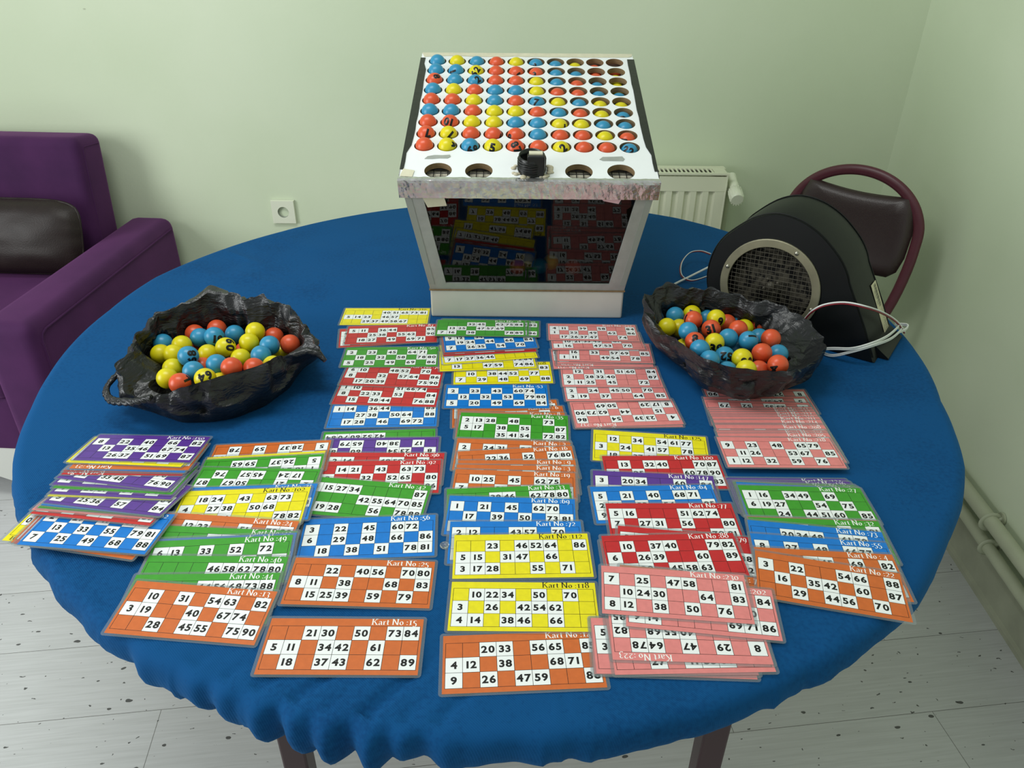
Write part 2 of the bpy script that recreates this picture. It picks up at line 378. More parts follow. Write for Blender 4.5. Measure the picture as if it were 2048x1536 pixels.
('R', '89', 1, '3 20 36 59 74/8 15 47 66 81/1 28 45 63 79', 'red upside-down bingo card, lower of two red strips, left stack', -0.6118, -0.4421, -0.0138, 0.75649, 0.01, -0.105),
('R', '90', 1, '7 12 34 55 82/2 26 40 61 73/6 19 38 50 87', 'red upside-down bingo card, upper of two red strips, left stack', -0.612, -0.4352, -0.0251, 0.75663, 0.01, -0.105),
('B', '59', 0, '4 23 48 67 85/9 11 32 58 70/5 27 44 60 89', 'blue bingo card strip beneath the orange strip, left stack', -0.6086, -0.4326, -0.045, 0.75719, 0.0125, -0.105),
('O', '23', 1, '1 16 39 54 78/8 21 42 65 84/3 30 47 56 71', 'orange upside-down bingo card headed 23 in the left stack', -0.6062, -0.4286, -0.0195, 0.75756, 0.01, -0.105),
('Y', '111', 0, '6 18 35 51 83/2 25 49 62 77/7 14 33 68 80', 'yellow bingo card second beneath purple card 150', -0.6143, -0.4145, -0.0352, 0.75685, 0.0125, -0.105),
('Y', '114', 0, '9 29 31 57 72/4 13 46 60 86/1 20 38 53 75', 'yellow bingo card directly beneath purple card 150', -0.6175, -0.4169, -0.0763, 0.75791, 0.0175, -0.105),
('P', '150', 0, '8 22 40 66 82/13 35 46 67 74/26 37 51 69 87', 'purple bingo card headed 150 on top of the left stack', -0.6097, -0.4077, -0.0382, 0.75787, 0.0125, -0.105),
('G', '35', 0, '2 13 28 48 73/5 17 38 55 87/35 41 54 72 82', 'green bingo card headed 35 in front of orange card 6', 0.0029, -0.3296, -0.0421, 0.75275, 0.0, 0.0),
('O', '10', 0, '6 23 38 50 74/1 29 40 69 83/9 15 46 58 77', 'orange bingo card mostly hidden beneath orange card 2', 0.0015, -0.4094, -0.0333, 0.7523, 0.0, 0.035),
('O', '2', 0, '2 24 31 54 79/8 16 43 60 85/5 27 39 58 71', 'orange bingo card headed 2 in front of green card 35', 0.0022, -0.4135, -0.0481, 0.75296, 0.0, 0.035),
('O', '16', 0, '22 36 52 76 80/4 13 48 61 89/9 25 30 57 74', 'orange bingo card headed 16 in front of orange card 2', 0.0097, -0.4368, 0.0896, 0.75293, 0.005, 0.035),
('O', '9', 0, '1 19 45 68 82/7 20 34 56 73/3 28 41 62 90', 'orange bingo card headed 9 behind orange card 3', 0.0096, -0.4684, 0.0172, 0.75258, 0.0025, 0.035),
('O', '3', 0, '5 17 32 53 79/2 26 47 64 84/8 10 39 51 70', 'orange bingo card headed 3 behind orange card 19', 0.0071, -0.4831, -0.0135, 0.75292, 0.0025, 0.035),
('O', '19', 0, '10 25 45 62 75/7 33 58 71 86/2 18 40 60 89', 'orange bingo card headed 19 behind green card 33', 0.0044, -0.4985, -0.0453, 0.75324, 0.0025, 0.035),
('G', '33', 0, '39 46 62 78 80/6 12 24 55 71/3 19 37 58 83', 'green bingo card headed 33 behind blue card 69', -0.0014, -0.5376, 0.0685, 0.75275, 0.005, 0.035),
('B', '69', 0, '1 21 45 62 70/17 39 50 73 81/8 24 36 57 88', 'blue bingo card headed 69 behind blue card 72', 0.0004, -0.5635, -0.0345, 0.75272, 0.0025, 0.035),
('B', '72', 0, '2 12 43 57 70/9 25 31 66 84/4 18 39 50 77', 'blue bingo card headed 72 behind yellow card 112', 0.0076, -0.6175, 0.0155, 0.7521, 0.0, 0.035),
('O', '14', 0, '20 33 56 65 85/4 12 38 68 71/9 26 47 59 88', 'orange bingo card headed 14, frontmost in the centre column', 0.0157, -0.822, 0.0596, 0.7505, 0.0, 0.0),
('Y', '118', 0, '10 22 34 50 70/3 26 42 54 62/4 14 38 46 66', 'yellow bingo card headed 118 between yellow 112 and orange 14', 0.0177, -0.7361, 0.0021, 0.75096, 0.0, -0.01),
('Y', '112', 0, '23 46 52 64 86/5 15 31 47 66/3 17 28 55 71', 'yellow bingo card headed 112 in front of blue card 72', 0.0162, -0.645, 0.0308, 0.75242, 0.0, 0.025),
('K', '235', 1, '4 15 39 66 88/2 27 41 53 70/9 20 36 61 84', 'pink upside-down bingo card edge beneath pink card 237', 0.2039, -0.2838, 0.0652, 0.752, -0.015, 0.0),
('K', '237', 1, '4 23 39 54 86/15 44 62 73 90/8 17 29 50 69', 'pink upside-down bingo card headed 237 behind yellow card 125', 0.2052, -0.2794, 0.0913, 0.75274, -0.015, 0.0),
('K', '219', 0, '6 28 43 61 79/2 24 45 50 70/3 19 37 64 85', 'pink bingo card with bottom row 3 19 37 64 85', 0.1943, -0.2007, 0.0319, 0.75278, 0.0, -0.05),
('K', '220', 0, '12 31 51 60 84/2 28 32 40 87/9 11 25 45 72', 'pink bingo card with bottom row 9 11 25 45 72', 0.1917, -0.1494, 0.0077, 0.752, 0.0, -0.03),
('K', '231', 1, '5 18 30 57 76/9 26 44 63 81/1 22 35 59 80', 'pink upside-down bingo card lowest under card 229', 0.1767, -0.0772, 0.0328, 0.75133, 0.0, -0.015),
('K', '229', 1, '7 20 38 55 74/3 11 47 69 88/8 29 42 50 86', 'pink upside-down bingo card headed 229 in the rear pink pile', 0.1862, -0.0701, -0.0115, 0.75204, 0.0, -0.015),
('K', '226', 0, '4 21 39 62 77/6 10 33 57 89/2 25 48 53 71', 'pink bingo card just over card 229, edge showing', 0.1855, -0.0593, 0.0248, 0.75268, 0.0, -0.015),
('K', '225', 0, '5 23 41 60 73/16 33 57 69 85/1 11 49 54 78', 'pink bingo card with bottom row 1 11 49 54 78', 0.1888, -0.0548, -0.0333, 0.75345, 0.0, -0.015),
('K', '224', 0, '4 26 37 58 79/10 21 33 45 61/1 16 47 53 70', 'pink bingo card with bottom row 1 16 47 53 70', 0.1774, -0.0046, 0.0245, 0.75339, -0.0025, -0.04),
('K', '232', 0, '4 11 39 58 84/1 22 49 62 86/17 26 37 47 74', 'pink bingo card headed 232, rearmost beside the ball box', 0.1729, 0.0351, -0.0156, 0.75263, 0.0, -0.045),
('Y', '125', 0, '12 34 54 61 77/3 24 41 57 78/18 37 46 69 80', 'yellow bingo card headed 125 behind red card 100', 0.2335, -0.388, -0.1007, 0.75256, 0.0, 0.045),
('R', '100', 0, '13 32 40 70 87/4 25 60 78 90/9 21 46 65 83', 'red bingo card headed 100 behind purple card 147', 0.2466, -0.4515, 0.0208, 0.75187, 0.0, 0.03),
('P', '147', 0, '3 20 34 60 84/8 15 42 56 77/11 29 39 63 80', 'purple bingo card headed 147 behind blue card 64', 0.2247, -0.4981, -0.0605, 0.75164, 0.0, 0.025),
('B', '64', 0, '5 21 40 68 71/2 16 33 54 85/9 27 48 60 79', 'blue bingo card headed 64 behind red card 77', 0.2208, -0.53, 0.0405, 0.75181, 0.0025, 0.02),
('R', '77', 0, '5 16 51 62 74/7 27 31 56 80/22 38 47 79 81', 'red bingo card headed 77 behind red card 88', 0.2401, -0.5722, 0.011, 0.75181, 0.0025, 0.02),
('R', '79', 0, '2 19 36 58 73/4 24 41 67 88/8 12 39 50 82', 'red bingo card poking up between red cards 77 and 88', 0.2474, -0.6345, -0.1222, 0.75141, 0.0, 0.02),
('R', '80', 0, '1 17 32 59 75/6 28 43 64 85/3 20 37 55 84', 'red bingo card sticking out right beneath red card 88', 0.2244, -0.6541, 0.0175, 0.75175, 0.0025, 0.02),
('R', '88', 0, '10 37 40 79 82/6 26 39 60 89/3 19 28 45 58 63', 'red bingo card headed 88 behind pink card 230', 0.228, -0.6427, 0.0433, 0.75279, 0.0025, 0.02),
('O', '7', 0, '5 14 38 52 76/9 23 41 67 80/2 26 30 58 83', 'orange bingo card corner showing between red 88 and pink 230', 0.2407, -0.7155, -0.1222, 0.75202, -0.0025, 0.025),
('K', '212', 1, '1 21 36 58 77/4 19 40 63 82/8 27 45 66 90', 'pink bingo card at the back, under the front of right bag', 0.4607, -0.2328, 0.0103, 0.7505, 0.0, 0.0),
('K', '213', 1, '3 25 32 50 88/7 16 49 61 74/5 24 37 59 67', 'pink upside-down bingo card with a row of cells, right stack rear', 0.4541, -0.261, 0.0239, 0.75125, 0.0, 0.0),
('K', '215', 1, '6 18 30 55 71/2 11 42 68 80/1 23 35 52 79', 'pink bingo card second row of cell tops, right stack', 0.4509, -0.2779, -0.0411, 0.752, 0.0, 0.0),
('K', '241', 0, '9 28 44 57 86/3 14 39 60 73/5 22 48 69 81', 'pink bingo card headed 241 in the right stack', 0.4545, -0.3006, 0.0366, 0.75275, 0.0, 0.0),
('K', '242', 0, '4 20 31 64 75/8 12 46 53 89/6 26 33 51 70', 'pink bingo card first strip in front of card 241', 0.4546, -0.3091, 0.026, 0.7535, 0.0, 0.0),
('K', '217', 0, '1 15 38 56 83/7 29 43 65 78/2 21 47 62 85', 'pink bingo card second strip in front of card 241', 0.4539, -0.3175, 0.0246, 0.75425, 0.0, 0.0),
('K', '210', 0, '5 17 34 59 72/9 24 40 67 88/3 10 36 54 76', 'pink bingo card third strip in front of card 241', 0.4533, -0.3273, 0.0126, 0.755, 0.0, 0.0),
('K', '211', 0, '8 22 45 61 80/4 13 37 50 87/6 19 32 68 74', 'pink bingo card strip just behind card 214', 0.4539, -0.3352, 0.0074, 0.75575, 0.0, 0.0),
('K', '214', 0, '2 27 41 58 79/5 18 49 66 84/1 25 39 53 90', 'pink bingo card headed 214 in the right stack', 0.4533, -0.3466, 0.0164, 0.7565, 0.0, 0.0),
('K', '209', 0, '7 11 30 63 71/3 26 48 55 82/9 20 44 69 77', 'pink bingo card first strip in front of card 214', 0.4524, -0.36, 0.0125, 0.75725, 0.0, 0.0),
('K', '208', 0, '4 34 50 62 86/8 16 42 57 73/2 23 38 60 81', 'pink bingo card with a row of white cell tops, right stack', 0.4522, -0.3652, 0.0099, 0.758, 0.0, 0.0),
('K', '207', 0, '6 14 33 52 78/1 28 47 64 89/5 12 35 59 70', 'pink bingo card third strip behind card 218', 0.4499, -0.3805, 0.0099, 0.75875, 0.0, 0.0),
('K', '206', 0, '9 21 46 67 83/4 17 31 51 75/7 24 40 56 88', 'pink bingo card second strip behind card 218', 0.4502, -0.3864, 0.0124, 0.7595, 0.0, 0.0),
('K', '205', 0, '3 19 36 65 85/2 22 43 54 72/8 29 37 61 80', 'pink bingo card strip just behind card 218', 0.4497, -0.3934, 0.0208, 0.76025, 0.0, 0.0),
('K', '218', 0, '9 23 48 65 79/11 26 53 67 85/1 12 32 59 76', 'pink bingo card headed 218 on top of the right stack', 0.4447, -0.4072, 0.0, 0.761, 0.0, 0.0),
('P', '134', 0, '3 16 37 51 79/8 24 40 62 85/5 11 43 58 70', 'purple bingo card edge, rear strip beneath pink card 218', 0.4388, -0.508, 0.0148, 0.75209, -0.015, 0.0),
('P', '136', 0, '6 28 39 64 77/1 15 42 55 90/9 20 34 61 73', 'purple bingo card headed 136 behind green card 27', 0.4426, -0.5154, 0.0147, 0.75278, -0.015, 0.0),
('G', '29', 0, '2 13 36 59 88/7 21 48 66 71/4 25 30 52 83', 'green bingo card pale strip behind green card 27, rear', 0.4453, -0.5216, -0.0118, 0.75351, -0.015, 0.0),
('G', '26', 0, '8 17 41 60 74/3 29 33 57 80/5 18 46 65 87', 'green bingo card strip nearest behind green card 27', 0.4471, -0.5247, -0.0301, 0.75424, -0.015, 0.0),
('B', '66', 0, '9 22 35 53 76/1 14 49 68 84/6 27 38 50 79', 'blue bingo card corner directly beneath green card 27', 0.4478, -0.5284, -0.0532, 0.75499, -0.015, 0.0),
('G', '27', 0, '1 16 34 49 69/6 19 27 54 75/24 44 51 60 85', 'green bingo card headed 27 in the right lower stack', 0.4501, -0.5327, -0.0072, 0.75574, -0.015, 0.0),
('O', '11', 0, '4 23 36 58 70/2 18 47 61 89/7 26 40 55 82', 'orange bingo card strip between green cards 27 and 32', 0.4444, -0.6085, -0.0203, 0.75467, -0.015, 0.055),
('G', '32', 0, '8 12 39 63 81/5 20 31 56 77/3 16 45 64 88', 'green bingo card headed 32 behind blue card 73', 0.4455, -0.6111, -0.0186, 0.75528, -0.015, 0.055),
('B', '73', 0, '20 34 48 61 79/9 13 37 52 85/4 28 40 66 73', 'blue bingo card headed 73 behind blue card 55', 0.4385, -0.6259, -0.1059, 0.75537, -0.02, 0.055),
('B', '55', 0, '8 27 48 66 77/1 15 33 59 80/6 21 42 50 84', 'blue bingo card headed 55 behind orange card 4', 0.4369, -0.6511, -0.0731, 0.7548, -0.0175, 0.055),
('O', '4', 0, '30 45 69 82/7 11 26 54 71/2 19 38 60 87', 'orange bingo card headed 4 behind orange card 22', 0.4363, -0.6766, -0.0522, 0.75451, -0.015, 0.05),
('O', '22', 0, '3 22 54 66 88/16 35 42 60 87/29 44 56 70', "orange bingo card headed 22 overhanging the table's right front edge", 0.4278, -0.6975, -0.2023, 0.75463, -0.02, 0.045),
('K', '221', 0, '4 18 36 57 83/9 25 41 64 75/2 10 33 52 86', 'pink bingo card lowest corner of the front pink heap', 0.197, -0.8013, -0.0262, 0.75167, -0.0025, 0.01),
('K', '222', 0, '5 21 38 60 72/3 16 49 54 80/20 27 45 61 78', 'pink bingo card at the left of the front pink heap', 0.1987, -0.7987, 0.0012, 0.75247, -0.0025, 0.01),
('K', '227', 0, '8 13 42 65 90/1 29 34 56 73/27 41 53 66', 'pink bingo card beneath upside-down card 223', 0.2188, -0.7975, 0.0354, 0.75321, -0.0025, 0.01),
('K', '223', 1, '8 29 47 64 78/40 55 68 82/3 14 26 75 85', 'pink upside-down bingo card headed 223 in the front heap', 0.2208, -0.7824, -0.0239, 0.75417, -0.0025, 0.01),
('K', '202', 0, '7 20 33 51 84/2 18 45 62 70/9 14 69 71 86', 'pink bingo card headed 202 jutting right beneath card 230', 0.2458, -0.7404, -0.1097, 0.75561, -0.0025, 0.015),
('K', '230', 0, '7 25 47 58 81/10 24 30 64 83/8 12 38 50 76', 'pink bingo card headed 230 on top of the front pink heap', 0.2164, -0.718, -0.0788, 0.75677, -0.0025, 0.015),]
CAP=[-0.0937, -0.6262, 0.7505]
# ------------------------------------------------------------------ setting
def wall_mat():
    m=bpy.data.materials.new('pale_green_wall_paint'); m.use_nodes=True; nt=m.node_tree; b=nt.nodes['Principled BSDF']
    b.inputs['Roughness'].default_value=.55; b.inputs['Specular IOR Level'].default_value=.3
    tc=nt.nodes.new('ShaderNodeTexCoord'); n=nt.nodes.new('ShaderNodeTexNoise'); n.inputs['Scale'].default_value=1.6; n.inputs['Detail'].default_value=4
    r=nt.nodes.new('ShaderNodeValToRGB'); r.color_ramp.elements[0].color=srgb(204,216,187); r.color_ramp.elements[1].color=srgb(212,222,196)
    r.color_ramp.elements[0].position=.35; r.color_ramp.elements[1].position=.65
    nt.links.new(tc.outputs['Object'],n.inputs['Vector']); nt.links.new(n.outputs['Fac'],r.inputs['Fac'])
    # a few small scuffs
    v=nt.nodes.new('ShaderNodeTexVoronoi'); v.inputs['Scale'].default_value=3.2; v.inputs['Randomness'].default_value=1
    mp=nt.nodes.new('ShaderNodeMapping'); mp.inputs['Scale'].default_value=(1,1,1.8); mp.inputs['Rotation'].default_value=(.4,.5,.3)
    nt.links.new(tc.outputs['Object'],mp.inputs['Vector']); nt.links.new(mp.outputs['Vector'],v.inputs['Vector'])
    r2=nt.nodes.new('ShaderNodeValToRGB'); r2.color_ramp.elements[0].position=.016; r2.color_ramp.elements[1].position=.026
    r2.color_ramp.elements[0].color=(.55,.55,.5,1); r2.color_ramp.elements[1].color=(1,1,1,1)
    nt.links.new(v.outputs['Distance'],r2.inputs['Fac'])
    mx=nt.nodes.new('ShaderNodeMix'); mx.data_type='RGBA'; mx.blend_type='MULTIPLY'; mx.inputs['Factor'].default_value=1
    nt.links.new(r.outputs['Color'],mx.inputs['A']); nt.links.new(r2.outputs['Color'],mx.inputs['B']); nt.links.new(mx.outputs['Result'],b.inputs['Base Color'])
    n2=nt.nodes.new('ShaderNodeTexNoise'); n2.inputs['Scale'].default_value=90; n2.inputs['Detail'].default_value=3
    nt.links.new(tc.outputs['Object'],n2.inputs['Vector'])
    bp=nt.nodes.new('ShaderNodeBump'); bp.inputs['Strength'].default_value=.12; bp.inputs['Distance'].default_value=.003
    nt.links.new(n2.outputs['Fac'],bp.inputs['Height']); nt.links.new(bp.outputs['Normal'],b.inputs['Normal'])
    return m
def floor_mat():
    m=bpy.data.materials.new('grey_wood_laminate'); m.use_nodes=True; nt=m.node_tree; N=nt.nodes; L=nt.links; b=N['Principled BSDF']
    b.inputs['Roughness'].default_value=.42; b.inputs['Specular IOR Level'].default_value=.35
    tc=N.new('ShaderNodeTexCoord'); mp=N.new('ShaderNodeMapping'); mp.inputs['Rotation'].default_value=(0,0,math.radians(-7.1)); mp.inputs['Location'].default_value=(.35,.055,0)
    L.new(tc.outputs['Object'],mp.inputs['Vector'])
    br=N.new('ShaderNodeTexBrick'); br.offset=.37; br.inputs['Scale'].default_value=1; br.inputs['Brick Width'].default_value=1.25; br.inputs['Row Height'].default_value=.2
    br.inputs['Mortar Size'].default_value=.0007; br.inputs['Mortar Smooth'].default_value=.1; br.inputs['Bias'].default_value=0
    br.inputs['Color1'].default_value=srgb(204,206,206); br.inputs['Color2'].default_value=srgb(195,197,197); br.inputs['Mortar'].default_value=srgb(112,112,108)
    L.new(mp.outputs['Vector'],br.inputs['Vector'])
    mg=N.new('ShaderNodeMapping'); mg.inputs['Scale'].default_value=(5,130,1); L.new(mp.outputs['Vector'],mg.inputs['Vector'])
    g=N.new('ShaderNodeTexNoise'); g.inputs['Scale'].default_value=1.4; g.inputs['Detail'].default_value=6; g.inputs['Distortion'].default_value=.6; L.new(mg.outputs['Vector'],g.inputs['Vector'])
    gr=N.new('ShaderNodeValToRGB'); gr.color_ramp.elements[0].position=.3; gr.color_ramp.elements[1].position=.72; gr.color_ramp.elements[0].color=(.86,.86,.85,1); gr.color_ramp.elements[1].color=(1.05,1.05,1.05,1)
    L.new(g.outputs['Fac'],gr.inputs['Fac'])
    mx=N.new('ShaderNodeMix'); mx.data_type='RGBA'; mx.blend_type='MULTIPLY'; mx.inputs['Factor'].default_value=.8
    L.new(br.outputs['Color'],mx.inputs['A']); L.new(gr.outputs['Color'],mx.inputs['B'])
    last=mx.outputs['Result']
    for sc,thr,wob in ((15,.14,.5),(33,.15,.7),(5.5,.06,1.2)):
        nz=N.new('ShaderNodeTexNoise'); nz.inputs['Scale'].default_value=sc*2.2; L.new(mp.outputs['Vector'],nz.inputs['Vector'])
        ad=N.new('ShaderNodeMix'); ad.data_type='RGBA'; ad.blend_type='LINEAR_LIGHT'; ad.inputs['Factor'].default_value=.012*wob
        ms_=N.new('ShaderNodeMapping'); ms_.inputs['Scale'].default_value=(.62,1.15,1); ms_.inputs['Rotation'].default_value=(0,0,.5); L.new(mp.outputs['Vector'],ms_.inputs['Vector']); L.new(ms_.outputs['Vector'],ad.inputs['A']); L.new(nz.outputs['Color'],ad.inputs['B'])
        v=N.new('ShaderNodeTexVoronoi'); v.voronoi_dimensions='2D'; v.inputs['Scale'].default_value=sc; L.new(ad.outputs['Result'],v.inputs['Vector'])
        sp=N.new('ShaderNodeSeparateColor'); L.new(v.outputs['Color'],sp.inputs['Color'])
        mt=N.new('ShaderNodeMath'); mt.operation='MULTIPLY'; mt.inputs[1].default_value=thr; L.new(sp.outputs['Red'],mt.inputs[0])
        m3=N.new('ShaderNodeMath'); m3.operation='SUBTRACT'; m3.inputs[1].default_value=thr*.5; L.new(mt.outputs[0],m3.inputs[0])
        lt=N.new('ShaderNodeMath'); lt.operation='LESS_THAN'; L.new(v.outputs['Distance'],lt.inputs[0]); L.new(m3.outputs[0],lt.inputs[1])
        mm=N.new('ShaderNodeMix'); mm.data_type='RGBA'; mm.inputs['B'].default_value=srgb(38,37,34)
        fa=N.new('ShaderNodeMath'); fa.operation='MULTIPLY'; fa.inputs[1].default_value=.85; L.new(lt.outputs[0],fa.inputs[0])
        L.new(fa.outputs[0],mm.inputs['Factor']); L.new(last,mm.inputs['A']); last=mm.outputs['Result']
    L.new(last,b.inputs['Base Color'])
    bp=N.new('ShaderNodeBump'); bp.inputs['Strength'].default_value=.15; bp.inputs['Distance'].default_value=.001
    L.new(g.outputs['Fac'],bp.inputs['Height']); L.new(bp.outputs['Normal'],b.inputs['Normal'])
    return m
M_wall=wall_mat(); M_floor=floor_mat()
structure(MB().box((-.4,-.4,-.02),(4.4,4.2,.04)).build('floor',M_floor))
structure(MB().box((-.5,1.26,1.4),(4.6,.12,2.88)).build('wall_back',M_wall))
# the right wall runs at a slight angle
_wd=Vector((.0282,1,0)).normalized(); _wn=Vector((-_wd.y,_wd.x,0))
def wallpt(y,off=0.0,z=0.0):      # a point OFF in front of the right wall's face at depth Y
    return Vector((1.2455+.0282*y,y,z))+_wn*off
a,b_=wallpt(-2.4),wallpt(1.32); e=-_wn*.1
w=MB().add([a,b_,b_+e,a+e,a+Vector((0,0,2.84)),b_+Vector((0,0,2.84)),b_+e+Vector((0,0,2.84)),a+e+Vector((0,0,2.84))],[(0,3,2,1),(4,5,6,7),(0,1,5,4),(1,2,6,5),(2,3,7,6),(3,0,4,7)])
structure(w.build('wall_right',M_wall))
M_base=mat('worn_cream_green_baseboard',srgb(168,172,150),.5,.3,noise_amt=.28,noise_scale=9,bump=.2,bump_scale=30)
prof=[(0,0),(.020,0),(.020,.012),(.013,.02),(.013,.088),(.008,.105),(0,.105)]
def along_wall(profile,y0,y1,mb,mi=0):
    P0=[wallpt(y0,o,z) for o,z in profile]; P1=[wallpt(y1,o,z) for o,z in profile]; n=len(profile)
    mb.add(P0+P1,[(i,(i+1)%n,(i+1)%n+n,i+n) for i in range(n)]+[tuple(range(n))[::-1],tuple(range(n,2*n))],mi); return mb
structure(along_wall(prof,-2.4,1.195,MB()).build('baseboard_right',M_base))
structure(MB().box((-.5,1.193,.05),(3.4,.014,.1)).build('baseboard_back',M_base))
M_pipe=mat('cream_painted_pipe',srgb(182,188,162),.4,.4,noise_amt=.12,noise_scale=14,bump=.12,bump_scale=40)
def pipe(z,r,off,label,clips):
    o=MB().tube([wallpt(y,off,z+.004*math.sin(y*3+z*40)) for y in [-2.3+.1*i for i in range(35)]],r,16).build('heating_pipe',M_pipe)
    tag(o,label,'pipe','painted heating pipes along the right wall')
    for y in clips:
        c=MB(); p=wallpt(y,off,z)
        ring=[p+(_wn*math.cos(t)+Vector((0,0,1))*math.sin(t))*(r+.003) for t in [i*2*PI/20 for i in range(20)]]
        c.tube(ring,.0022,6,closed=True,ref=_wd,rx=.009)
        c.tube([wallpt(y,off-r*.6,z+.004),wallpt(y,.003,z+.012)],.007,8); c.tube([wallpt(y,.006,z+.012),wallpt(y,.0012,z+.012)],.016,12)
        c.build('pipe_clip',M_pipe,o)
    return o
pipe(.212,.0185,.028,'upper cream painted pipe along the foot of the right wall',[.055,-.95])
pipe(.150,.0155,.026,'lower cream painted pipe just above the right baseboard',[.03,-.9])

# ------------------------------------------------------------------ wall socket
M_plast=mat('cream_white_plastic',srgb(222,226,206),.35,.5)
M_plastd=mat('socket_grey_plastic',srgb(150,155,146),.4,.4); M_dark=mat('painted_hole_shade',srgb(18,18,17),.6,.2)  # near-black colour stands for shade inside holes and slots
so=empty('wall_socket',(-.812,1.2,.623)); tag(so,'white square wall socket on the green back wall','socket')
N=40; outer=[];inner=[]
mb=MB()
for i in range(N):
    t=2*PI*i/N; c,s=math.cos(t),math.sin(t); k=max(abs(c),abs(s))
    outer.append((c/k*.040,s/k*.040)); inner.append((c*.0195,s*.0195))
vs_=[(x,-.012,z) for x,z in outer]+[(x,-.012,z) for x,z in inner]+[(x*1.04,-.001,z*1.04) for x,z in outer]
fs=[(i,i+N,(i+1)%N+N,(i+1)%N) for i in range(N)]+[(i,(i+1)%N,(i+1)%N+2*N,i+2*N) for i in range(N)]
mb.add(vs_,[f[::-1] for f in fs]); mb.build('face_plate',M_plast,so)
mb=MB()
for i in range(N):
    t=2*PI*i/N
vs_=[(x,-.012,z) for x,z in inner]+[(x*.95,.012,z*.95) for x,z in inner]
mb.add(vs_+[(0,.012,0)],[(i,(i+1)%N,(i+1)%N+N,i+N) for i in range(N)]+[(N+i,N+(i+1)%N,2*N) for i in range(N)],0,None,True)
well=mb.build('socket_well',M_plastd,so)
for sx in(-.0095,.0095): MB().lathe([(0,0),(.0027,0),(.0027,.004),(0,.004)],12,0,Matrix.Translation((sx,.0105,0))@Matrix.Rotation(PI/2,4,'X')).build('contact_hole',M_dark,well)

# ------------------------------------------------------------------ radiator
M_rad=mat('cream_enamel_radiator',srgb(218,220,196),.3,.5)
ra=empty('radiator',(.2,1.13,0)); tag(ra,'cream panel radiator on the back wall behind the ball box','radiator')
x0,x1,zt,zb,yf,yb=-.5,.505,.798,.20,-.045,.042
mb=MB(); poly=[]
nrib=24; pw=(x1-x0-.03)/nrib
pts=[(x0,yf)]
for i in range(nrib):
    c=x0+.015+i*pw
    pts+= [(c,yf),(c+.006,yf+.009),(c+.016,yf+.009),(c+.022,yf)]
pts+=[(x1,yf)]
zl,zh=zb+.04,zt-.055
v=[(x,y,zl) for x,y in pts]+[(x,y,zh) for x,y in pts]; n=len(pts)
mb.add(v,[(i,i+1,i+1+n,i+n) for i in range(n-1)])
mb.box(((x0+x1)/2,yf+.006,zt-.0305),(x1-x0,.014,.049)); mb.box(((x0+x1)/2,yf+.006,zb+.02),(x1-x0,.014,.04))
mb.add([(x,yf,zh) for x in(x0,x1)]+[(x,yf+.012,zh) for x in(x0,x1)],[(0,1,3,2)])
mb.box(((x0+x1)/2,yb-.006,(zt+zb)/2),(x1-x0,.012,zt-zb))
mb.build('front_panel',M_rad,ra)
for sx in (x0,x1): bevel(MB().box((sx,0,(zt+zb)/2),(.006,yb-yf+.006,zt-zb)).build('side_panel',M_rad,ra),.002,2)
mb=MB(); mb.box(((x0+x1)/2,yf+.005,zt+.002),(x1-x0+.012,.014,.006)); mb.box(((x0+x1)/2,yb-.012,zt+.002),(x1-x0+.012,.03,.006))
nb=int((x1-x0)/.0145)
for i in range(nb+1):
    xx=x1-.045-i*.0145
    if xx>x0: mb.box((xx,0,zt+.002),(.0062,yb-yf,.002))
mb.box((x1-.02,0,zt+.002),(.04,yb-yf,.0055)); mb.build('top_grille',M_rad,ra)
MB().box(((x0+x1)/2,.0,zt-.018),(x1-x0-.02,.062,.004)).build('slot_shade_sheet',M_dark,ra)  # near-black sheet painted in as the shade below the grille slots
va=empty('thermostat_valve',(.5,0,.745)); va.parent=ra
for nm,path,r in (('valve_stub',[(.005,0,0),(.038,0,0)],.013),('valve_body',[(.038,.03,.028),(.036,-.02,.012)],.0155),('valve_neck',[(.036,-.02,.012),(.035,-.05,.002)],.017)):
    MB().tube(path,r,18).build(nm,M_plast,va)
k=MB(); r_=[]; path=[Vector((.035,-.05,.002)),Vector((.034,-.053,.001)),Vector((.033,-.095,-.012)),Vector((.033,-.099,-.0133))]
k.tube(path,[.019,.0225,.0225,.019],24)
for i in range(16):
    t=2*PI*i/16; d=Vector((math.cos(t),0,math.sin(t)))*.0222
    k.tube([path[1]+d,path[2]+d],.0016,5)
k.build('valve_knob',M_plast,va)
MB().tube([(.036,.028,.026),(.04,.052,-.05),(.042,.055,-.3),(.042,.055,-.72)],.010,12).build('supply_pipe',M_pipe,va)
# ------------------------------------------------------------------ purple armchair with leather pillow
def velvet(name,c1,c2):
    m=mat(name,c1,.75,.15,noise_amt=.3,noise_scale=7,col2=c2,bump=.12,bump_scale=350,sheen=.35)
    m.node_tree.nodes['Principled BSDF'].inputs['Sheen Tint'].default_value=srgb(190,120,190); return m
M_vel=velvet('purple_velvet',srgb(72,36,78),srgb(58,29,66))
M_leather=mat('dark_brown_leather',srgb(38,28,26),.46,.35,noise_amt=.2,noise_scale=40,bump=.25,bump_scale=260)
M_white=mat('pale_grey_foot_panel',srgb(205,206,200),.5,.3)
ch=empty('armchair',M=frame((-1.19,1.165,0),(.99863,-.05234,0),(.05234,.99863,0),(0,0,1)))     # origin at the arm's outer rear corner, y points to the wall
tag(ch,'purple velvet armchair against the back wall left of the table','armchair')
T=Matrix.Translation
arm_=softbox('armrest',(.152,.86,.435),.035,M_vel,ch,T((-.078,-.43,.3975)))
softbox('armrest',(.152,.86,.435),.035,M_vel,ch,T((-.978,-.49,.3975)))
tl=Matrix.Rotation(math.radians(-6),4,'X')
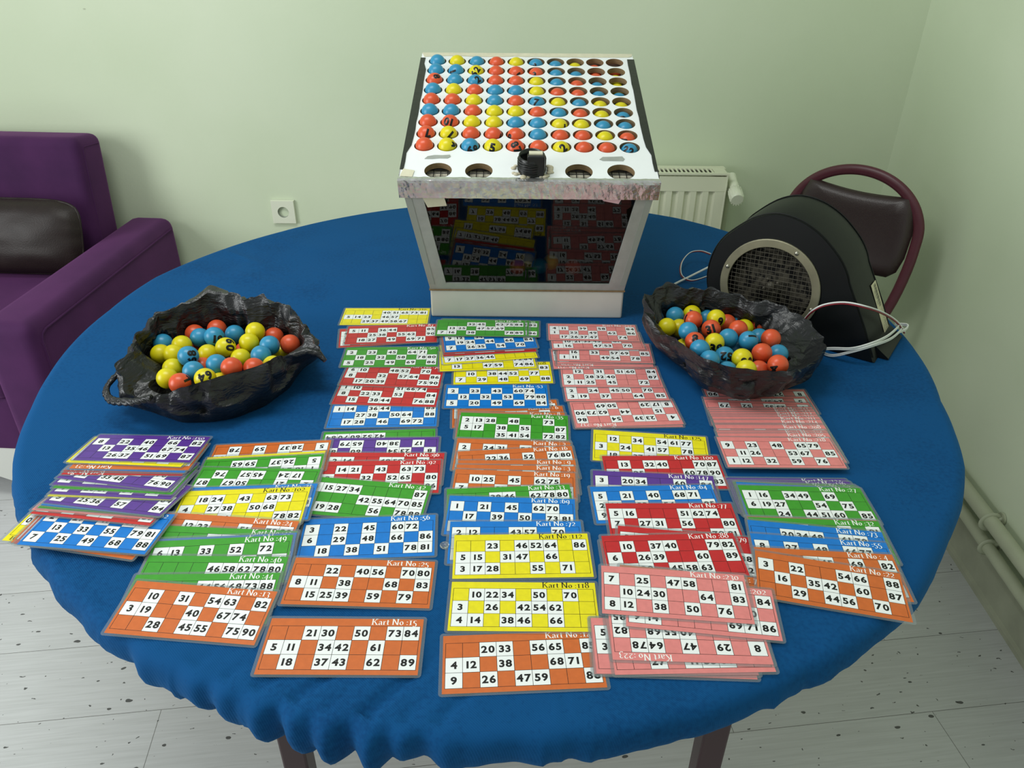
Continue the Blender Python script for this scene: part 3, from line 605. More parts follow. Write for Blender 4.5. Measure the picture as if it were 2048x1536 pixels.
back_=softbox('backrest',(.80,.15,.60),.03,M_vel,ch,T((-.572,-.128,.612))@tl)
MB().tube([(-.0005,-.035,.580),(-.0005,-.42,.580),(-.0005,-.800,.580),(-.0005,-.818,.573),(-.0005,-.826,.555),(-.0005,-.827,.22)],.0028,6).build('seam',M_vel,arm_,M=T((.078,.43,-.3975)))
MB().tube([Vector(q) for q in ((.3995,-.046,-.28),(.3995,-.046,.262),(.3995,-.040,.270),(.3995,.046,.270))],.0026,6).build('seam',M_vel,back_)
softbox('seat',(.745,.66,.17),.04,M_vel,ch,T((-.528,-.49,.432)))
softbox('seat_base',(.745,.70,.18),.015,M_vel,ch,T((-.528,-.46,.267)))
# arched pale foot panels under front and back
for yy in (-.80,-.10):
    poly=[(-1.04,.185),(-1.04,0),(-.95,0)]+[(-.95+.42*i/12.0, .13*math.sin(PI/2*i/12.0)) for i in range(1,12)]+[(-.53+.42*i/12.0, .13*math.cos(PI/2*i/12.0)) for i in range(0,12)]+[(-.11,0),(-.02,0),(-.02,.185)]
    MB().prism(poly,-.012,.012,0,T((0,yy,0))@Matrix.Rotation(PI/2,4,'X')).build('foot_panel',M_white,ch)
pw=MB(); nu,nv=36,20; vs_=[]
for sgn in(1,-1):
    for i in range(nu+1):
        for j in range(nv+1):
            u,v=-1+2*i/nu,-1+2*j/nv
            th=(max(0,1-abs(u)**3.2)**.5)*(max(0,1-abs(v)**2.6)**.5)
            x=.27*u*(1-.10*max(0,abs(v)-.55)*abs(u)); z=.118*v*(1-.05*abs(u)**3)-.018*max(0,abs(u)-.75)/.25*(1 if v>0 else -1)*abs(v)
            y=sgn*(.062*th+.0)+.004*noise.noise(Vector((u*3,v*3,sgn)))
            vs_.append((x,y,z))
fs=[];K=(nu+1)*(nv+1)
for s_ in(0,1):
    for i in range(nu):
        for j in range(nv):
            a_=s_*K+i*(nv+1)+j; q=(a_,a_+nv+1,a_+nv+2,a_+1); fs.append(q if s_ else q[::-1])
pw.add(vs_,fs,0,None,True)
rim=[(.27*math.copysign(abs(math.cos(t))**.35,math.cos(t))*.99,0,.118*math.copysign(abs(math.sin(t))**.35,math.sin(t))*.98) for t in [2*PI*i/60 for i in range(60)]]
pil=pw.build('pillow',M_leather,None,M=frame((-1.632,.888,.640),(.99863,-.05234,0),(.05,.955,-.29),(.015,.29,.955)))
tag(pil,'dark brown leather pillow leaning in the purple armchair','pillow')
MB().tube(rim,.004,6,closed=True).build('piping',M_leather,pil)

# ------------------------------------------------------------------ maroon chair
M_maroon=mat('maroon_painted_steel',srgb(88,36,48),.38,.5,noise_amt=.15,noise_scale=60)
M_vinyl=mat('dark_brown_vinyl',srgb(52,38,38),.35,.5,bump=.2,bump_scale=300)
rec=math.radians(10); hh=Vector((.73,-.683,0)).normalized(); bk=Vector((.683,.73,0)).normalized()
upv=Vector((0,0,1))*math.cos(rec)+bk*math.sin(rec); nn=hh.cross(upv)       # nn points to the sitter
Pc=Vector((1.018,.80,.85)); base=Pc-bk*.2; base.z=0
cr=empty('dining_chair',base); tag(cr,'maroon steel chair with dark vinyl back behind the blower','chair')
CM=T(-base)@frame(Pc,hh,upv,hh.cross(upv))           # chair-back plane: x across, y up, z towards the sitter
arch=[(-.135,-.52),(-.155,-.42),(-.182,-.30),(-.193,-.20),(-.193,-.13)]
arch+=[(.003-.196*math.cos(t),-.12+.165*math.sin(t)) for t in [PI*i/18 for i in range(1,18)]]
arch+=[(.199,-.13),(.199,-.20),(.188,-.30),(.16,-.42),(.14,-.52)]
MB().tube(catmull([(x,y,0) for x,y in arch],3),.0085,12,mi=0,M=CM,rx=.0150,ref=(0,0,1)).build('back_frame',M_maroon,cr)
top=[(-.155+.31*i/16, -.002-.012*math.sin(PI*i/16)+.0*i) for i in range(17)]
padp=top+[(.172,-.04),(.182,-.10),(.182,-.17),(.172,-.215),(.15,-.235)]+[(.15-.3*i/8,-.235-.008*math.sin(PI*i/8)) for i in range(1,9)]+[(-.166,-.215),(-.176,-.17),(-.176,-.10),(-.168,-.04)]
def puffed(poly,th,mb,M,rings=7):
    cx=sum(p[0] for p in poly)/len(poly); cy=sum(p[1] for p in poly)/len(poly); n=len(poly); vs_=[];fs=[]
    for s_ in(1,-1):
        o=len(vs_)
        for k in range(rings):
            f_=1-(k/rings)**1.0*.98; t=math.sqrt(max(0,1-f_**4))
            for p in poly: vs_.append((cx+(p[0]-cx)*f_,cy+(p[1]-cy)*f_,s_*(.003+th*t)))
        for k in range(rings-1):
            for i in range(n):
                j=(i+1)%n; q=(o+k*n+i,o+k*n+j,o+(k+1)*n+j,o+(k+1)*n+i); fs.append(q if s_>0 else q[::-1])
        fs.append(tuple(o+(rings-1)*n+i for i in range(n)) if s_>0 else tuple(o+(rings-1)*n+i for i in range(n))[::-1])
    K=rings*n
    for i in range(n): fs.append((i,i+K,(i+1)%n+K,(i+1)%n))
    mb.add(vs_,fs,0,M,True); return mb
puffed(padp,.018,MB(),CM).build('back_pad',M_vinyl,cr)
def chairM(): return frame((0,0,0),hh,bk,(0,0,1))
SM=chairM()
seatp=[(.21*math.copysign(abs(math.cos(t))**.5,math.cos(t)),.2*math.copysign(abs(math.sin(t))**.5,math.sin(t))) for t in [2*PI*i/40 for i in range(40)]]
puffed(seatp,.025,MB(),T((0,0,.45))@SM).build('seat',M_vinyl,cr)
MB().tube([SM@Vector((x*1.0,y*1.0,.425)) for x,y in seatp],.011,8,closed=True).build('seat_frame',M_maroon,cr)
for x in(-1,1):
    MB().tube([SM@Vector((x*.17,-.17,.43)),SM@Vector((x*.19,-.2,.0))],.011,10).build('leg',M_maroon,cr)
    pb=CM@Vector((x*.138,-.52,0)); MB().tube([pb+Vector((0,0,.03)),pb,SM@Vector((x*.185,.22,0))],.011,10).build('leg',M_maroon,cr)

# ------------------------------------------------------------------ table and cloth
M_legs=mat('dark_maroon_table_leg',srgb(52,22,30),.35,.5)
TC=Vector((-.025,.042,0))
tb=empty('round_table',TC); tag(tb,'large round table with dark maroon legs under the blue cloth','table')
MB().lathe([(0,.715),(.842,.715),(.852,.72),(.852,.742),(.846,.746),(0,.746)],96).build('table_top',mat('table_board',srgb(120,90,70),.5),tb)
for lx,ly,rz in ((-.290,-.90,.06),(.272,-.90,-.06),(-.30,.70,0),(.30,.70,0)):
    M_=T((lx*.985,ly*.985,0))
    q=MB(); q.add([(-.015,-.017,0),(.015,-.017,0),(.015,.017,0),(-.015,.017,0),(-.017,-.019,.71),(.017,-.019,.71),(.017,.019,.71),(-.017,.019,.71)],[(0,3,2,1),(4,5,6,7),(0,1,5,4),(1,2,6,5),(2,3,7,6),(3,0,4,7)],0,T((lx-TC.x,ly-TC.y+.10 if ly<0 else ly-TC.y,0))@Matrix.Rotation(rz,4,'Z'))
    bevel(q.build('leg',M_legs,tb),.003,2)
for a_,b2 in (((-.25,-.80),(.25,-.79)),((-.27,-.8),(-.3,.7)),((.27,-.79),(.3,.7)),((-.3,.7),(.3,.7))):
    p,q=Vector((a_[0]-TC.x,a_[1]-TC.y,.68)),Vector((b2[0]-TC.x,b2[1]-TC.y,.68)); MB().tube([p,q],.018,4).build('apron_rail',M_legs,tb)
DEV=[(-180,0),(-168,.0),(-160,.004),(-150,.020),(-144,.026),(-136,.031),(-130,.038),(-122,.046),(-115,.051),(-109,.055),(-99,.061),(-90,.063),(-80,.060),(-71,.052),(-62,.043),(-52,.034),(-47,.020),(-42,.010),(-37,.007),(-30,-.002),(-24,-.017),(-17,-.031),(-4,-.027),(15,-.012),(35,.005),(49,.018),(56,.022),(61,.018),(80,.004),(109,-.008),(122,-.013),(136,-.014),(150,-.004),(162,.008),(174,-.002),(180,0)]
def dev(a):
    for (x0_,y0_),(x1_,y1_) in zip(DEV,DEV[1:]):
        if x0_<=a<=x1_:
            t=(a-x0_)/(x1_-x0_); return y0_+(y1_-y0_)*t
    return 0
def fold(a):     # how strongly the elastic hem gathers the cloth here (front left mostly)
    w=math.exp(-((a+104)/26)**2)+.35*math.exp(-((a+142)/20)**2)+.07+.15*math.exp(-((a+62)/14)**2)
    return w
CREASES=[(-113,1.0,.5,.05),(-110,.8,.7,.06),(-107.5,.9,.8,.08),(-104.5,.8,1.1,.12),(-102,.7,.8,.07),(-99.2,.9,1.3,.17),(-96.6,.7,.8,.10),(-94.2,.9,.7,.13),(-118,1.0,.4,.05),(-124,1.3,.35,.04),(-88,1.2,.3,.05),(-131,1.3,.3,.04),(-66,1.3,.3,.05),(-77,1.4,.2,.05)]
def crease(a,d):
    h=0
    for c,w,dp,reach in CREASES:
        k=max(0,1-max(0,d)/reach)
        if k<=0: continue
        x=(a-c-42*max(0,d))/w
        if -4<x<6: h+=dp*k**.8*(-math.exp(-x*x)+.75*math.exp(-((x-1.7)/1.15)**2)+.35*math.exp(-((x+1.7)/1.1)**2))
    return h
def gather(a):   # radial ripple, -1..1
    w=a+3.5*noise.noise(Vector((a*.12,5.2,0)))
    r1=1-2.4*abs(noise.noise(Vector((w*.17,3.1,0)))); r2=1-2.4*abs(noise.noise(Vector((w*.37,7.7,0))))
    return .75*r1**3*(1 if r1>0 else -1)**0+.5*r2+.25*noise.noise(Vector((a*.95,1.3,0)))-.45
cl=MB(); NA=1440; prof=[]
for f_ in (0,.1,.2,.3,.4,.5,.6,.68,.75,.80,.84,.86,.875,.89,.905,.915,.925,.935,.945,.953,.961,.969,.977): prof.append((f_,0,0.0,0.0))     # flat: fraction of radius
# edge: (offset from rim, drop, fold weight)
edge=[(-.016,-.0008,.06),(-.009,-.003,.10),(-.003,-.008,.16),(.000,-.015,.25),(.002,-.024,.4),(.002,-.034,.6),(-.002,-.044,.85),(-.010,-.053,1.05),(-.024,-.060,1.15),(-.042,-.062,1.0),(-.06,-.060,.8)]
vs_=[]
for i in range(NA):
    a=-180+360*i/NA; R=.906+dev(a); c,s=math.cos(math.radians(a)),math.sin(math.radians(a)); fw=fold(a); g=gather(a)
    for f_,_,_,_ in prof:
        r=R*f_; x,y=TC.x+r*c,TC.y+r*s
        z=.7500
        w=max(0,(f_-.80)/.18)
        z+=min(0,.007*crease(a,R-r)*min(1,w*1.5)-.0006*(w>0))-.003*w*w*fw*max(0,-g)
        if f_>.3:   # faint wrinkles, stronger on the bare left part
            k=math.exp(-((x+.62)/.22)**2-((y-.30)/.28)**2)
            k*=min(1,max(0,(y-.10)/.08)); z+= k*.0055*max(0,1-2.6*abs(noise.noise(Vector((x*4+y*7,y*2.5-x*3,.3)))))**2-0.0
        vs_.append((x,y,z))
    for o_,d_,fwt in edge:
        r=R+o_+.014*g*fwt*fw*(1 if d_<-.012 else .5)+.0105*crease(a,-o_*.5)*(.45+.55*fwt); dz=d_*(1+.25*(fw-.3)*fwt)+.008*fwt*fw*noise.noise(Vector((a*.3,11,0)))
        vs_.append((TC.x+r*c,TC.y+r*s,.75+dz))
k=len(prof)+len(edge); fs=[]
for i in range(NA):
    j=(i+1)%NA
    for q in range(1,k-1): fs.append((i*k+q,i*k+q+1,j*k+q+1,j*k+q))
    fs.append((i*k,i*k+1,j*k+1))
cl.add(vs_,fs,0,None,True)
def cloth_mat():
    m=bpy.data.materials.new('blue_twill_cloth'); m.use_nodes=True; nt=m.node_tree; N_=nt.nodes; L=nt.links; b=N_['Principled BSDF']
    b.inputs['Roughness'].default_value=.85; b.inputs['Specular IOR Level'].default_value=.12; b.inputs['Sheen Weight'].default_value=.12; b.inputs['Sheen Roughness'].default_value=.4
    b.inputs['Sheen Tint'].default_value=srgb(90,170,230)
    tc=N_.new('ShaderNodeTexCoord'); n=N_.new('ShaderNodeTexNoise'); n.inputs['Scale'].default_value=160; n.inputs['Detail'].default_value=3; L.new(tc.outputs['Object'],n.inputs['Vector'])
    n3=N_.new('ShaderNodeTexNoise'); n3.inputs['Scale'].default_value=6; n3.inputs['Detail'].default_value=5; L.new(tc.outputs['Object'],n3.inputs['Vector'])
    ad=N_.new('ShaderNodeMath'); ad.operation='ADD'; L.new(n.outputs['Fac'],ad.inputs[0]); L.new(n3.outputs['Fac'],ad.inputs[1])
    r=N_.new('ShaderNodeValToRGB'); r.color_ramp.elements[0].position=.45; r.color_ramp.elements[1].position=1.5
    r.color_ramp.elements[0].color=srgb(4,58,106); r.color_ramp.elements[1].color=srgb(11,75,128)
    L.new(ad.outputs[0],r.inputs['Fac']); L.new(r.outputs['Color'],b.inputs['Base Color'])
    wv=N_.new('ShaderNodeTexWave'); wv.inputs['Scale'].default_value=190; wv.inputs['Distortion'].default_value=.6; wv.wave_type='BANDS'; wv.bands_direction='DIAGONAL'
    mp=N_.new('ShaderNodeMapping'); mp.inputs['Scale'].default_value=(1,1,.2); L.new(tc.outputs['Object'],mp.inputs['Vector']); L.new(mp.outputs['Vector'],wv.inputs['Vector'])
    bp=N_.new('ShaderNodeBump'); bp.inputs['Strength'].default_value=.22; bp.inputs['Distance'].default_value=.0008
    L.new(wv.outputs['Fac'],bp.inputs['Height'])
    bp2=N_.new('ShaderNodeBump'); bp2.inputs['Strength'].default_value=.05; bp2.inputs['Distance'].default_value=.01
    n5=N_.new('ShaderNodeTexNoise'); n5.inputs['Scale'].default_value=9; n5.inputs['Detail'].default_value=3; L.new(tc.outputs['Object'],n5.inputs['Vector'])
    L.new(n5.outputs['Fac'],bp2.inputs['Height']); L.new(bp.outputs['Normal'],bp2.inputs['Normal']); L.new(bp2.outputs['Normal'],b.inputs['Normal'])
    return m
clo=cl.build('tablecloth',cloth_mat()); tag(clo,'blue fitted cloth with gathered hem stretched over the round table','tablecloth')
# ------------------------------------------------------------------ lettering
_txt=bpy.data.curves.new('lettering','FONT'); _txto=bpy.data.objects.new('lettering',_txt); _txt.resolution_u=3
_gc={}
def glyph(ch,bold=.038):
    if (ch,bold) in _gc: return _gc[(ch,bold)]
    _txt.body=ch; _txt.size=1; _txt.offset=bold; _txto.to_mesh_clear(); me=_txto.to_mesh()
    v=[(p.co.x,p.co.y) for p in me.vertices]; f=[tuple(p.vertices) for p in me.polygons]
    xs=[p[0] for p in v]; g=(v,f,min(xs),max(xs)); _gc[(ch,bold)]=g; return g
def sans(text,cap,gap=.10,sx=1.0,bold=.038):
    """vertices and faces of TEXT, centred, capitals CAP high"""
    k=cap/.70; x=0; V=[];F=[]
    for c in text:
        v,f,a,b=glyph(c,bold); o=len(V); adv=(b-a)
        if c=='1': x+=.06
        V+=[((p[0]-a+x)*k*sx,p[1]*k) for p in v]; F+=[tuple(i+o for i in q) for q in f]; x+=adv+gap
        if c=='1': x+=.05
    w=(x-gap)*k*sx
    return [(p[0]-w/2,p[1]-cap/2) for p in V],F,w
def arc(cx,cy,rx,ry,a0,a1,n=10): return [(cx+rx*math.cos(math.radians(a0+(a1-a0)*i/n)),cy+ry*math.sin(math.radians(a0+(a1-a0)*i/n))) for i in range(n+1)]
SERIF={
'K':([[(.17,0),(.17,1)],[(.22,.45),(.68,.97)],[(.36,.60),(.74,.03)]],[(.03,.33,0),(.03,.33,.96),(.52,.84,.96),(.58,.92,0)],.90),
'a':([arc(.19,.16,.13,.15,80,290),[(.36,.08),(.36,.46)],arc(.21,.44,.15,.16,10,170),[(.36,.12),(.42,.02),(.48,.04)]],[],.50),
'r':([[(.14,0),(.14,.60)],arc(.26,.42,.12,.17,150,50)],[(.04,.28,0),(.03,.14,.57)],.42),
't':([[(.17,.80),(.17,.12),(.22,.03),(.33,.06)]],[(.04,.34,.56)],.38),
'N':([[(.15,0),(.15,1)],[(.18,.98),(.72,.03)],[(.76,.0),(.76,1)]],[(.03,.28,0),(.02,.2,.96),(.62,.90,.96)],.95),
'o':([arc(.25,.29,.19,.28,0,360,18)],[],.54),
':':([[(.11,.02),(.11,.12)],[(.11,.46),(.11,.56)]],[],.26),
' ':([],[],.26),
'1':([[(.22,0),(.22,.64)]],[(.08,.36,0),(.08,.36,.60)],.44),
'2':([arc(.22,.44,.17,.20,165,-35)+[(.06,.03)]],[(.05,.44,0)],.50),
'3':([arc(.20,.44,.15,.18,150,-80)+arc(.18,.02,.20,.25,80,-140)],[],.48),
'4':([[(.32,-.22),(.32,.62)],[(.32,.60),(.02,.06)]],[(.02,.46,.04)],.52),
'5':([[(.12,.60),(.10,.30)]+arc(.18,.04,.20,.26,100,-140)],[(.10,.40,.58)],.48),
'6':([arc(.24,.27,.18,.27,0,360,16),arc(.42,.42,.36,.52,178,115)],[],.52),
'7':([[(.40,.58),(.16,-.22)]],[(.05,.44,.57)],.48),
'8':([arc(.24,.26,.19,.26,0,360,16),arc(.24,.74,.15,.22,0,360,14)],[],.52),
'9':([arc(.24,.34,.18,.27,0,360,16),arc(.06,.18,.36,.52,-2,-65)],[],.52),
'0':([arc(.26,.29,.20,.29,0,360,18)],[],.55)}
def serif(text,cap,gap=.045):
    V=[];F=[];x=0
    for c in text:
        strokes,bars,adv=SERIF[c]
        if c.isdigit(): strokes=[[(p*1.16,q*1.16) for p,q in st] for st in strokes]; bars=[(p*1.16,q*1.16,w*1.16) for p,q,w in bars]; adv*=1.16
        for st in strokes:
            n=len(st); L=[];R=[]
            for i in range(n):
                a=st[max(0,i-1)]; b=st[min(n-1,i+1)]
                if st[0]==st[-1] or (abs(st[0][0]-st[-1][0])<1e-6 and abs(st[0][1]-st[-1][1])<1e-6 and n>4):
                    a=st[(i-1)%(n-1)]; b=st[(i+1)%(n-1)]
                dx,dy=b[0]-a[0],b[1]-a[1]; l=math.hypot(dx,dy) or 1; dx/=l;dy/=l
                diag=abs(dx)*abs(dy)*2
                w=.028+.046*abs(dy)**1.5
                if diag>.6 and dx*dy>0: w=.032
                L.append((st[i][0]-dy*w,st[i][1]+dx*w)); R.append((st[i][0]+dy*w,st[i][1]-dx*w))
            o=len(V); V+=[(p[0]+x,p[1]) for p in L]+[(p[0]+x,p[1]) for p in R]
            F+=[(o+i,o+n+i,o+n+i+1,o+i+1) for i in range(n-1)]
        for x0_,x1_,y in bars:
            o=len(V); V+=[(x0_+x,y),(x1_+x,y),(x1_+x,y+.05),(x0_+x,y+.05)]; F.append((o,o+1,o+2,o+3))
        x+=adv+gap
    return [(p[0]*cap,p[1]*cap) for p in V],F,x*cap
# ------------------------------------------------------------------ bingo cards
CW,CHh=.2,.2*.457
CC={'Y':('yellow',srgb(238,224,20)),'R':('red',srgb(198,38,44)),'G':('green',srgb(62,156,42)),'B':('blue',srgb(6,120,210)),'P':('purple',srgb(92,54,150)),'O':('orange',srgb(209,106,46)),'K':('pink',srgb(230,136,134))}
CM_={}
for k_,(n_,c_) in CC.items(): CM_[k_]=mat('printed_%s_card'%n_,c_,.42,.35,noise_amt=.10,noise_scale=120,coat=.15,coat_rough=.22)
M_cell=mat('printed_white_cell',srgb(240,243,244),.42,.35,coat=.15,coat_rough=.22); M_ink=mat('black_print',srgb(16,15,15),.42,.3,coat=.15,coat_rough=.22); M_cap=mat('white_print',srgb(248,248,246),.42,.3)
def film_mat():
    m=bpy.data.materials.new('clear_laminate_film'); m.use_nodes=True; nt=m.node_tree; N_=nt.nodes; L=nt.links
    b=N_['Principled BSDF']; b.inputs['Base Color'].default_value=srgb(150,158,160); b.inputs['Roughness'].default_value=.25; b.inputs['Specular IOR Level'].default_value=.6
    t=N_.new('ShaderNodeBsdfTransparent'); t.inputs['Color'].default_value=(.93,.95,.95,1); mx=N_.new('ShaderNodeMixShader'); mx.inputs['Fac'].default_value=.34
    L.new(t.outputs[0],mx.inputs[1]); L.new(b.outputs[0],mx.inputs[2]); L.new(mx.outputs[0],N_['Material Output'].inputs['Surface']); return m
M_film=film_mat()
PW,PH=CW/2-.0042,CHh/2-.0038
def rrect(w,h,r,n=4):
    P=[]
    for cx,cy,a0 in ((w-r,h-r,0),(-w+r,h-r,90),(-w+r,-h+r,180),(w-r,-h+r,270)):
        P+=arc(cx,cy,r,r,a0,a0+90,n)
    return P
def film_mesh():
    mb=MB(); o=rrect(CW/2,CHh/2,.0045); i=[]
    n=len(o); i=rrect(PW,PH,.0006)
    z0,z1=.00012,.00052
    v=[(p[0],p[1],z1) for p in o]+[(p[0],p[1],z1) for p in i]+[(p[0],p[1],z0) for p in o]
    f=[(q,(q+1)%n,(q+1)%n+n,q+n) for q in range(n)]+[(q+2*n,(q+1)%n+2*n,(q+1)%n,q) for q in range(n)]
    return mb.add(v,f).mesh('laminate_edge',M_film)
FILM=film_mesh()
gx0,gx1,gy1,gy0=-.0925,.0925,.0300,-.0350
cwid=(gx1-gx0)/9; chei=(gy1-gy0)/3
def card(col,cap,flip,rows,label,x,y,th,z,gu,gv):
    mb=MB(); mb.box((0,0,.00031),(PW*2,PH*2,.00042),0)
    zc,zl,zt=.000545,.000565,.000585
    rr=[[int(t) for t in r.split()] for r in rows.split('/')]
    for i,r in enumerate(rr[:3]):
        for n in r:
            c=min(n//10,8); cx=gx0+(c+.5)*cwid; cy=gy1-(i+.5)*chei
            mb.quad((cx-cwid/2,cy-chei/2,zc),(cx+cwid/2,cy-chei/2,zc),(cx+cwid/2,cy+chei/2,zc),(cx-cwid/2,cy+chei/2,zc),1)
            v,f,w=sans(str(n),.0098,sx=1.06,gap=.09)
            mb.add([(p[0]+cx,p[1]+cy,zt) for p in v],f,2)
    t=.00028
    for i in range(10):
        xx=gx0+i*cwid; mb.quad((xx-t,gy0-t,zl),(xx+t,gy0-t,zl),(xx+t,gy1+t,zl),(xx-t,gy1+t,zl),2)
    for i in range(4):
        yy=gy0+i*chei; mb.quad((gx0-t,yy-t,zl),(gx1+t,yy-t,zl),(gx1+t,yy+t,zl),(gx0-t,yy+t,zl),2)
    if cap:
        v,f,w=serif('Kart No :'+(' ' if len(cap)==1 else '')+cap,.0096)
        ox=.0885-w; mb.add([(p[0]+ox,p[1]+.0322,zt) for p in v],f,2 if col=='Y' else 3)
    ct,st=math.cos(th),math.sin(th)
    n=Vector((-gu,-gv,1)).normalized(); ux=Vector((1,0,gu)).normalized(); uy=n.cross(ux)
    R=Matrix.Rotation(th,4,'Z')@frame((0,0,0),ux,uy,n)
    if flip: R=R@Matrix.Rotation(PI,4,'Z')
    o=mb.build('bingo_card',[CM_[col],M_cell,M_ink,M_cap],None,M=Matrix.Translation((x,y,z))@R)
    f_=bpy.data.objects.new('laminate_edge',FILM); COL.objects.link(f_); f_.parent=o
    tag(o,label,'bingo card','laminated bingo cards laid out on the blue table')
    return o
for c_ in CARDS: card(*c_)

# ------------------------------------------------------------------ numbered balls
RB=.0185
BC={'B':('blue',srgb(50,142,184)),'Y':('yellow',srgb(220,206,16)),'R':('orange',srgb(218,86,48))}
BM={k:mat('%s_plastic_ball'%n,c,.33,.45,noise_amt=.10,noise_scale=90) for k,(n,c) in BC.items()}
M_bink=mat('black_ball_print',srgb(14,16,18),.4,.4)
_bm={}
def plain(c):
    if c not in _bm: _bm[c]=MB().sphere((0,0,0),RB,28,16).mesh('ball',[BM[c],M_bink])
    return _bm[c]
EYE=Vector((0,-1.44,1.513))
def numbered(c,pos,text,ox,oy,rot,h=.0145):
    """a ball whose printed number sits OX right and OY up of its middle (in radii) as seen from the front of the table"""
    mb=MB().sphere((0,0,0),RB,28,16)
    f=(EYE-Vector(pos)).normalized(); r=Vector((0,0,1)).cross(f).normalized(); u=f.cross(r)
    n=(r*ox+u*oy+f*math.sqrt(max(.02,1-ox*ox-oy*oy))).normalized()
    a=math.radians(rot); up=(u*math.cos(a)+r*math.sin(a)); up=(up-n*up.dot(n)).normalized(); rt=up.cross(n)
    v,fc,w=sans(text,h,gap=.07,bold=.055)
    bm=bmesh.new(); vv=[bm.verts.new((p[0],p[1],0)) for p in v]
    for q in fc:
        try: bm.faces.new([vv[i] for i in q])
        except ValueError: pass
    bmesh.ops.triangulate(bm,faces=bm.faces[:])
    for _ in range(3):
        ed=[e for e in bm.edges if e.calc_length()>.0028]
        if not ed: break
        bmesh.ops.subdivide_edges(bm,edges=ed,cuts=1); bmesh.ops.triangulate(bm,faces=bm.faces[:])
    bm.verts.index_update(); P=[]
    for q in bm.verts:
        d=q.co.xy; l=d.length; t=l/RB
        dirv=(rt*d.x+up*d.y)/(l or 1); P.append((n*math.cos(t)+dirv*math.sin(t))*(RB*1.006))
    mb.add(P,[tuple(q.index for q in fa.verts) for fa in bm.faces],1,None,True); bm.free()
    return mb.mesh('ball',[BM[c],M_bink])
def ball(c,pos,label,group,num=None):
    me=numbered(c,pos,*num) if num else plain(c)
    o=bpy.data.objects.new('bingo_ball',me); COL.objects.link(o); o.location=pos; tag(o,label,'ball',group); return o
NUM_L={5:('19',.3,-.35,10),16:('68',.35,-.1,-80),18:('60',.55,.2,100,.0155),29:('64',.05,.25,170),30:('7',.75,.2,60),0:('1',-.3,-.75,20),15:('1',-.2,-.9,0)}
LAB_L=["blue ball at the far left of the left bag's pile","orange ball left of centre at the back of the left bag","rearmost orange ball at top centre of the left bag","blue ball half hidden left of blue ball 19, left bag","yellow ball at upper left beside the far left blue ball","blue ball printed 19 near the back of the left bag","orange sliver between two blue balls at the left bag's back","blue ball at the back centre, right of ball 19, left bag","upper of two bright yellow balls touching, left bag's right","lower of two bright yellow balls touching, left bag's right","dark orange ball behind the two bright yellow balls, left bag","blue ball just right of the two bright yellow balls","orange ball rightmost against the left bag's inner wall","orange ball peeking out above blue ball 68, left bag","leftmost yellow ball against the left bag's inner wall","yellow ball just left of blue ball 68, left bag","blue ball printed 68 in the left bag","yellow ball between blue ball 68 and yellow ball 60","yellow ball printed 60 in the middle of the left bag","blue ball above the right part of left bag's front rim","yellow ball directly below yellow ball 60, left bag","blue ball in the lower centre of left bag beside orange","yellow ball below and left of blue ball 68, left bag","blue ball directly behind yellow ball 64 at the front rim","left one of two orange balls at left bag's front rim","right one of two orange balls at left bag's front rim","yellow ball peeking over left bag's front rim, far right","dim yellow ball deep at far right of the left bag","orange ball deep between two blue balls, left bag's front","yellow ball printed 64 at the left bag's front rim","orange ball at the torn left front rim of left bag","yellow ball lowest at the left wall of the left bag","yellow ball cut off by front rim, right of ball 64","orange sliver directly under blue ball 19, left bag","orange sliver hidden under the lower bright yellow ball"]
NUM_R={1:('70',.2,-.1,20),5:('9',.55,-.25,-20,.0155),9:('31',-.05,.0,-25,.0155),15:('8',.0,.35,-10,.0155),17:('39',.25,-.55,-8,.0155),19:('1',.35,.55,70),23:('52',.2,.0,175),24:('80',.55,-.25,-15),30:('4',-.35,-.4,30),2:('1',-.85,.1,20)}
LAB_R=["dark blue ball at the far back left of the right bag","yellow ball printed 70 behind an orange ball, right bag","orange ball in front of yellow ball 70, right bag","dark orange ball rearmost in the right bag's shade","dim yellow ball behind yellow ball 9, right bag","yellow ball printed 9 near the back of the right bag","blue ball squeezed left of yellow ball 9, right bag","yellow ball at the far left edge of right bag","blue ball left of orange ball 31, right bag","orange ball printed 31 in the right bag","dark orange ball right of yellow ball 9, right bag","dark blue ball in the shaded back of the right bag","orange ball at upper centre between two blue balls below","yellow sliver right of the upper centre orange ball, right bag","dark orange ball at the right bag's shaded back right","orange ball printed 8 at the left of the right bag","blue ball below left of yellow ball 39, right bag","yellow ball printed 39 in the right bag","blue ball directly right of yellow ball 39","blue ball printed 1 in the right bag","blue ball half hidden between blue ball 1 and orange ball","orange ball rightmost of the upper row, right bag","pale blue ball at the right bag's front left rim","blue ball with upside-down 52 under yellow ball 39","yellow ball printed 80 at lower centre of the right bag","orange ball above right of yellow ball 80, right bag","blue ball at the right wall under the rightmost orange","blue sliver at the front rim left of yellow, right bag","frontmost yellow ball at the right bag's front rim","orange ball right of frontmost yellow ball, right bag","orange ball printed 4 at the right bag's front right rim","yellow sliver beneath orange ball 8 at left, right bag","dark blue ball deep below two blue balls, right bag","dim yellow ball deep behind left blue ball, right bag"]
for i,(c,x,y,z) in enumerate(BALLS_L): ball(c,(x,y,z),LAB_L[i],'bingo balls heaped in the left black bag',NUM_L.get(i))
for i,(c,x,y,z) in enumerate(BALLS_R): ball(c,(x,y,z),LAB_R[i],'bingo balls heaped in the right black bag',NUM_R.get(i))
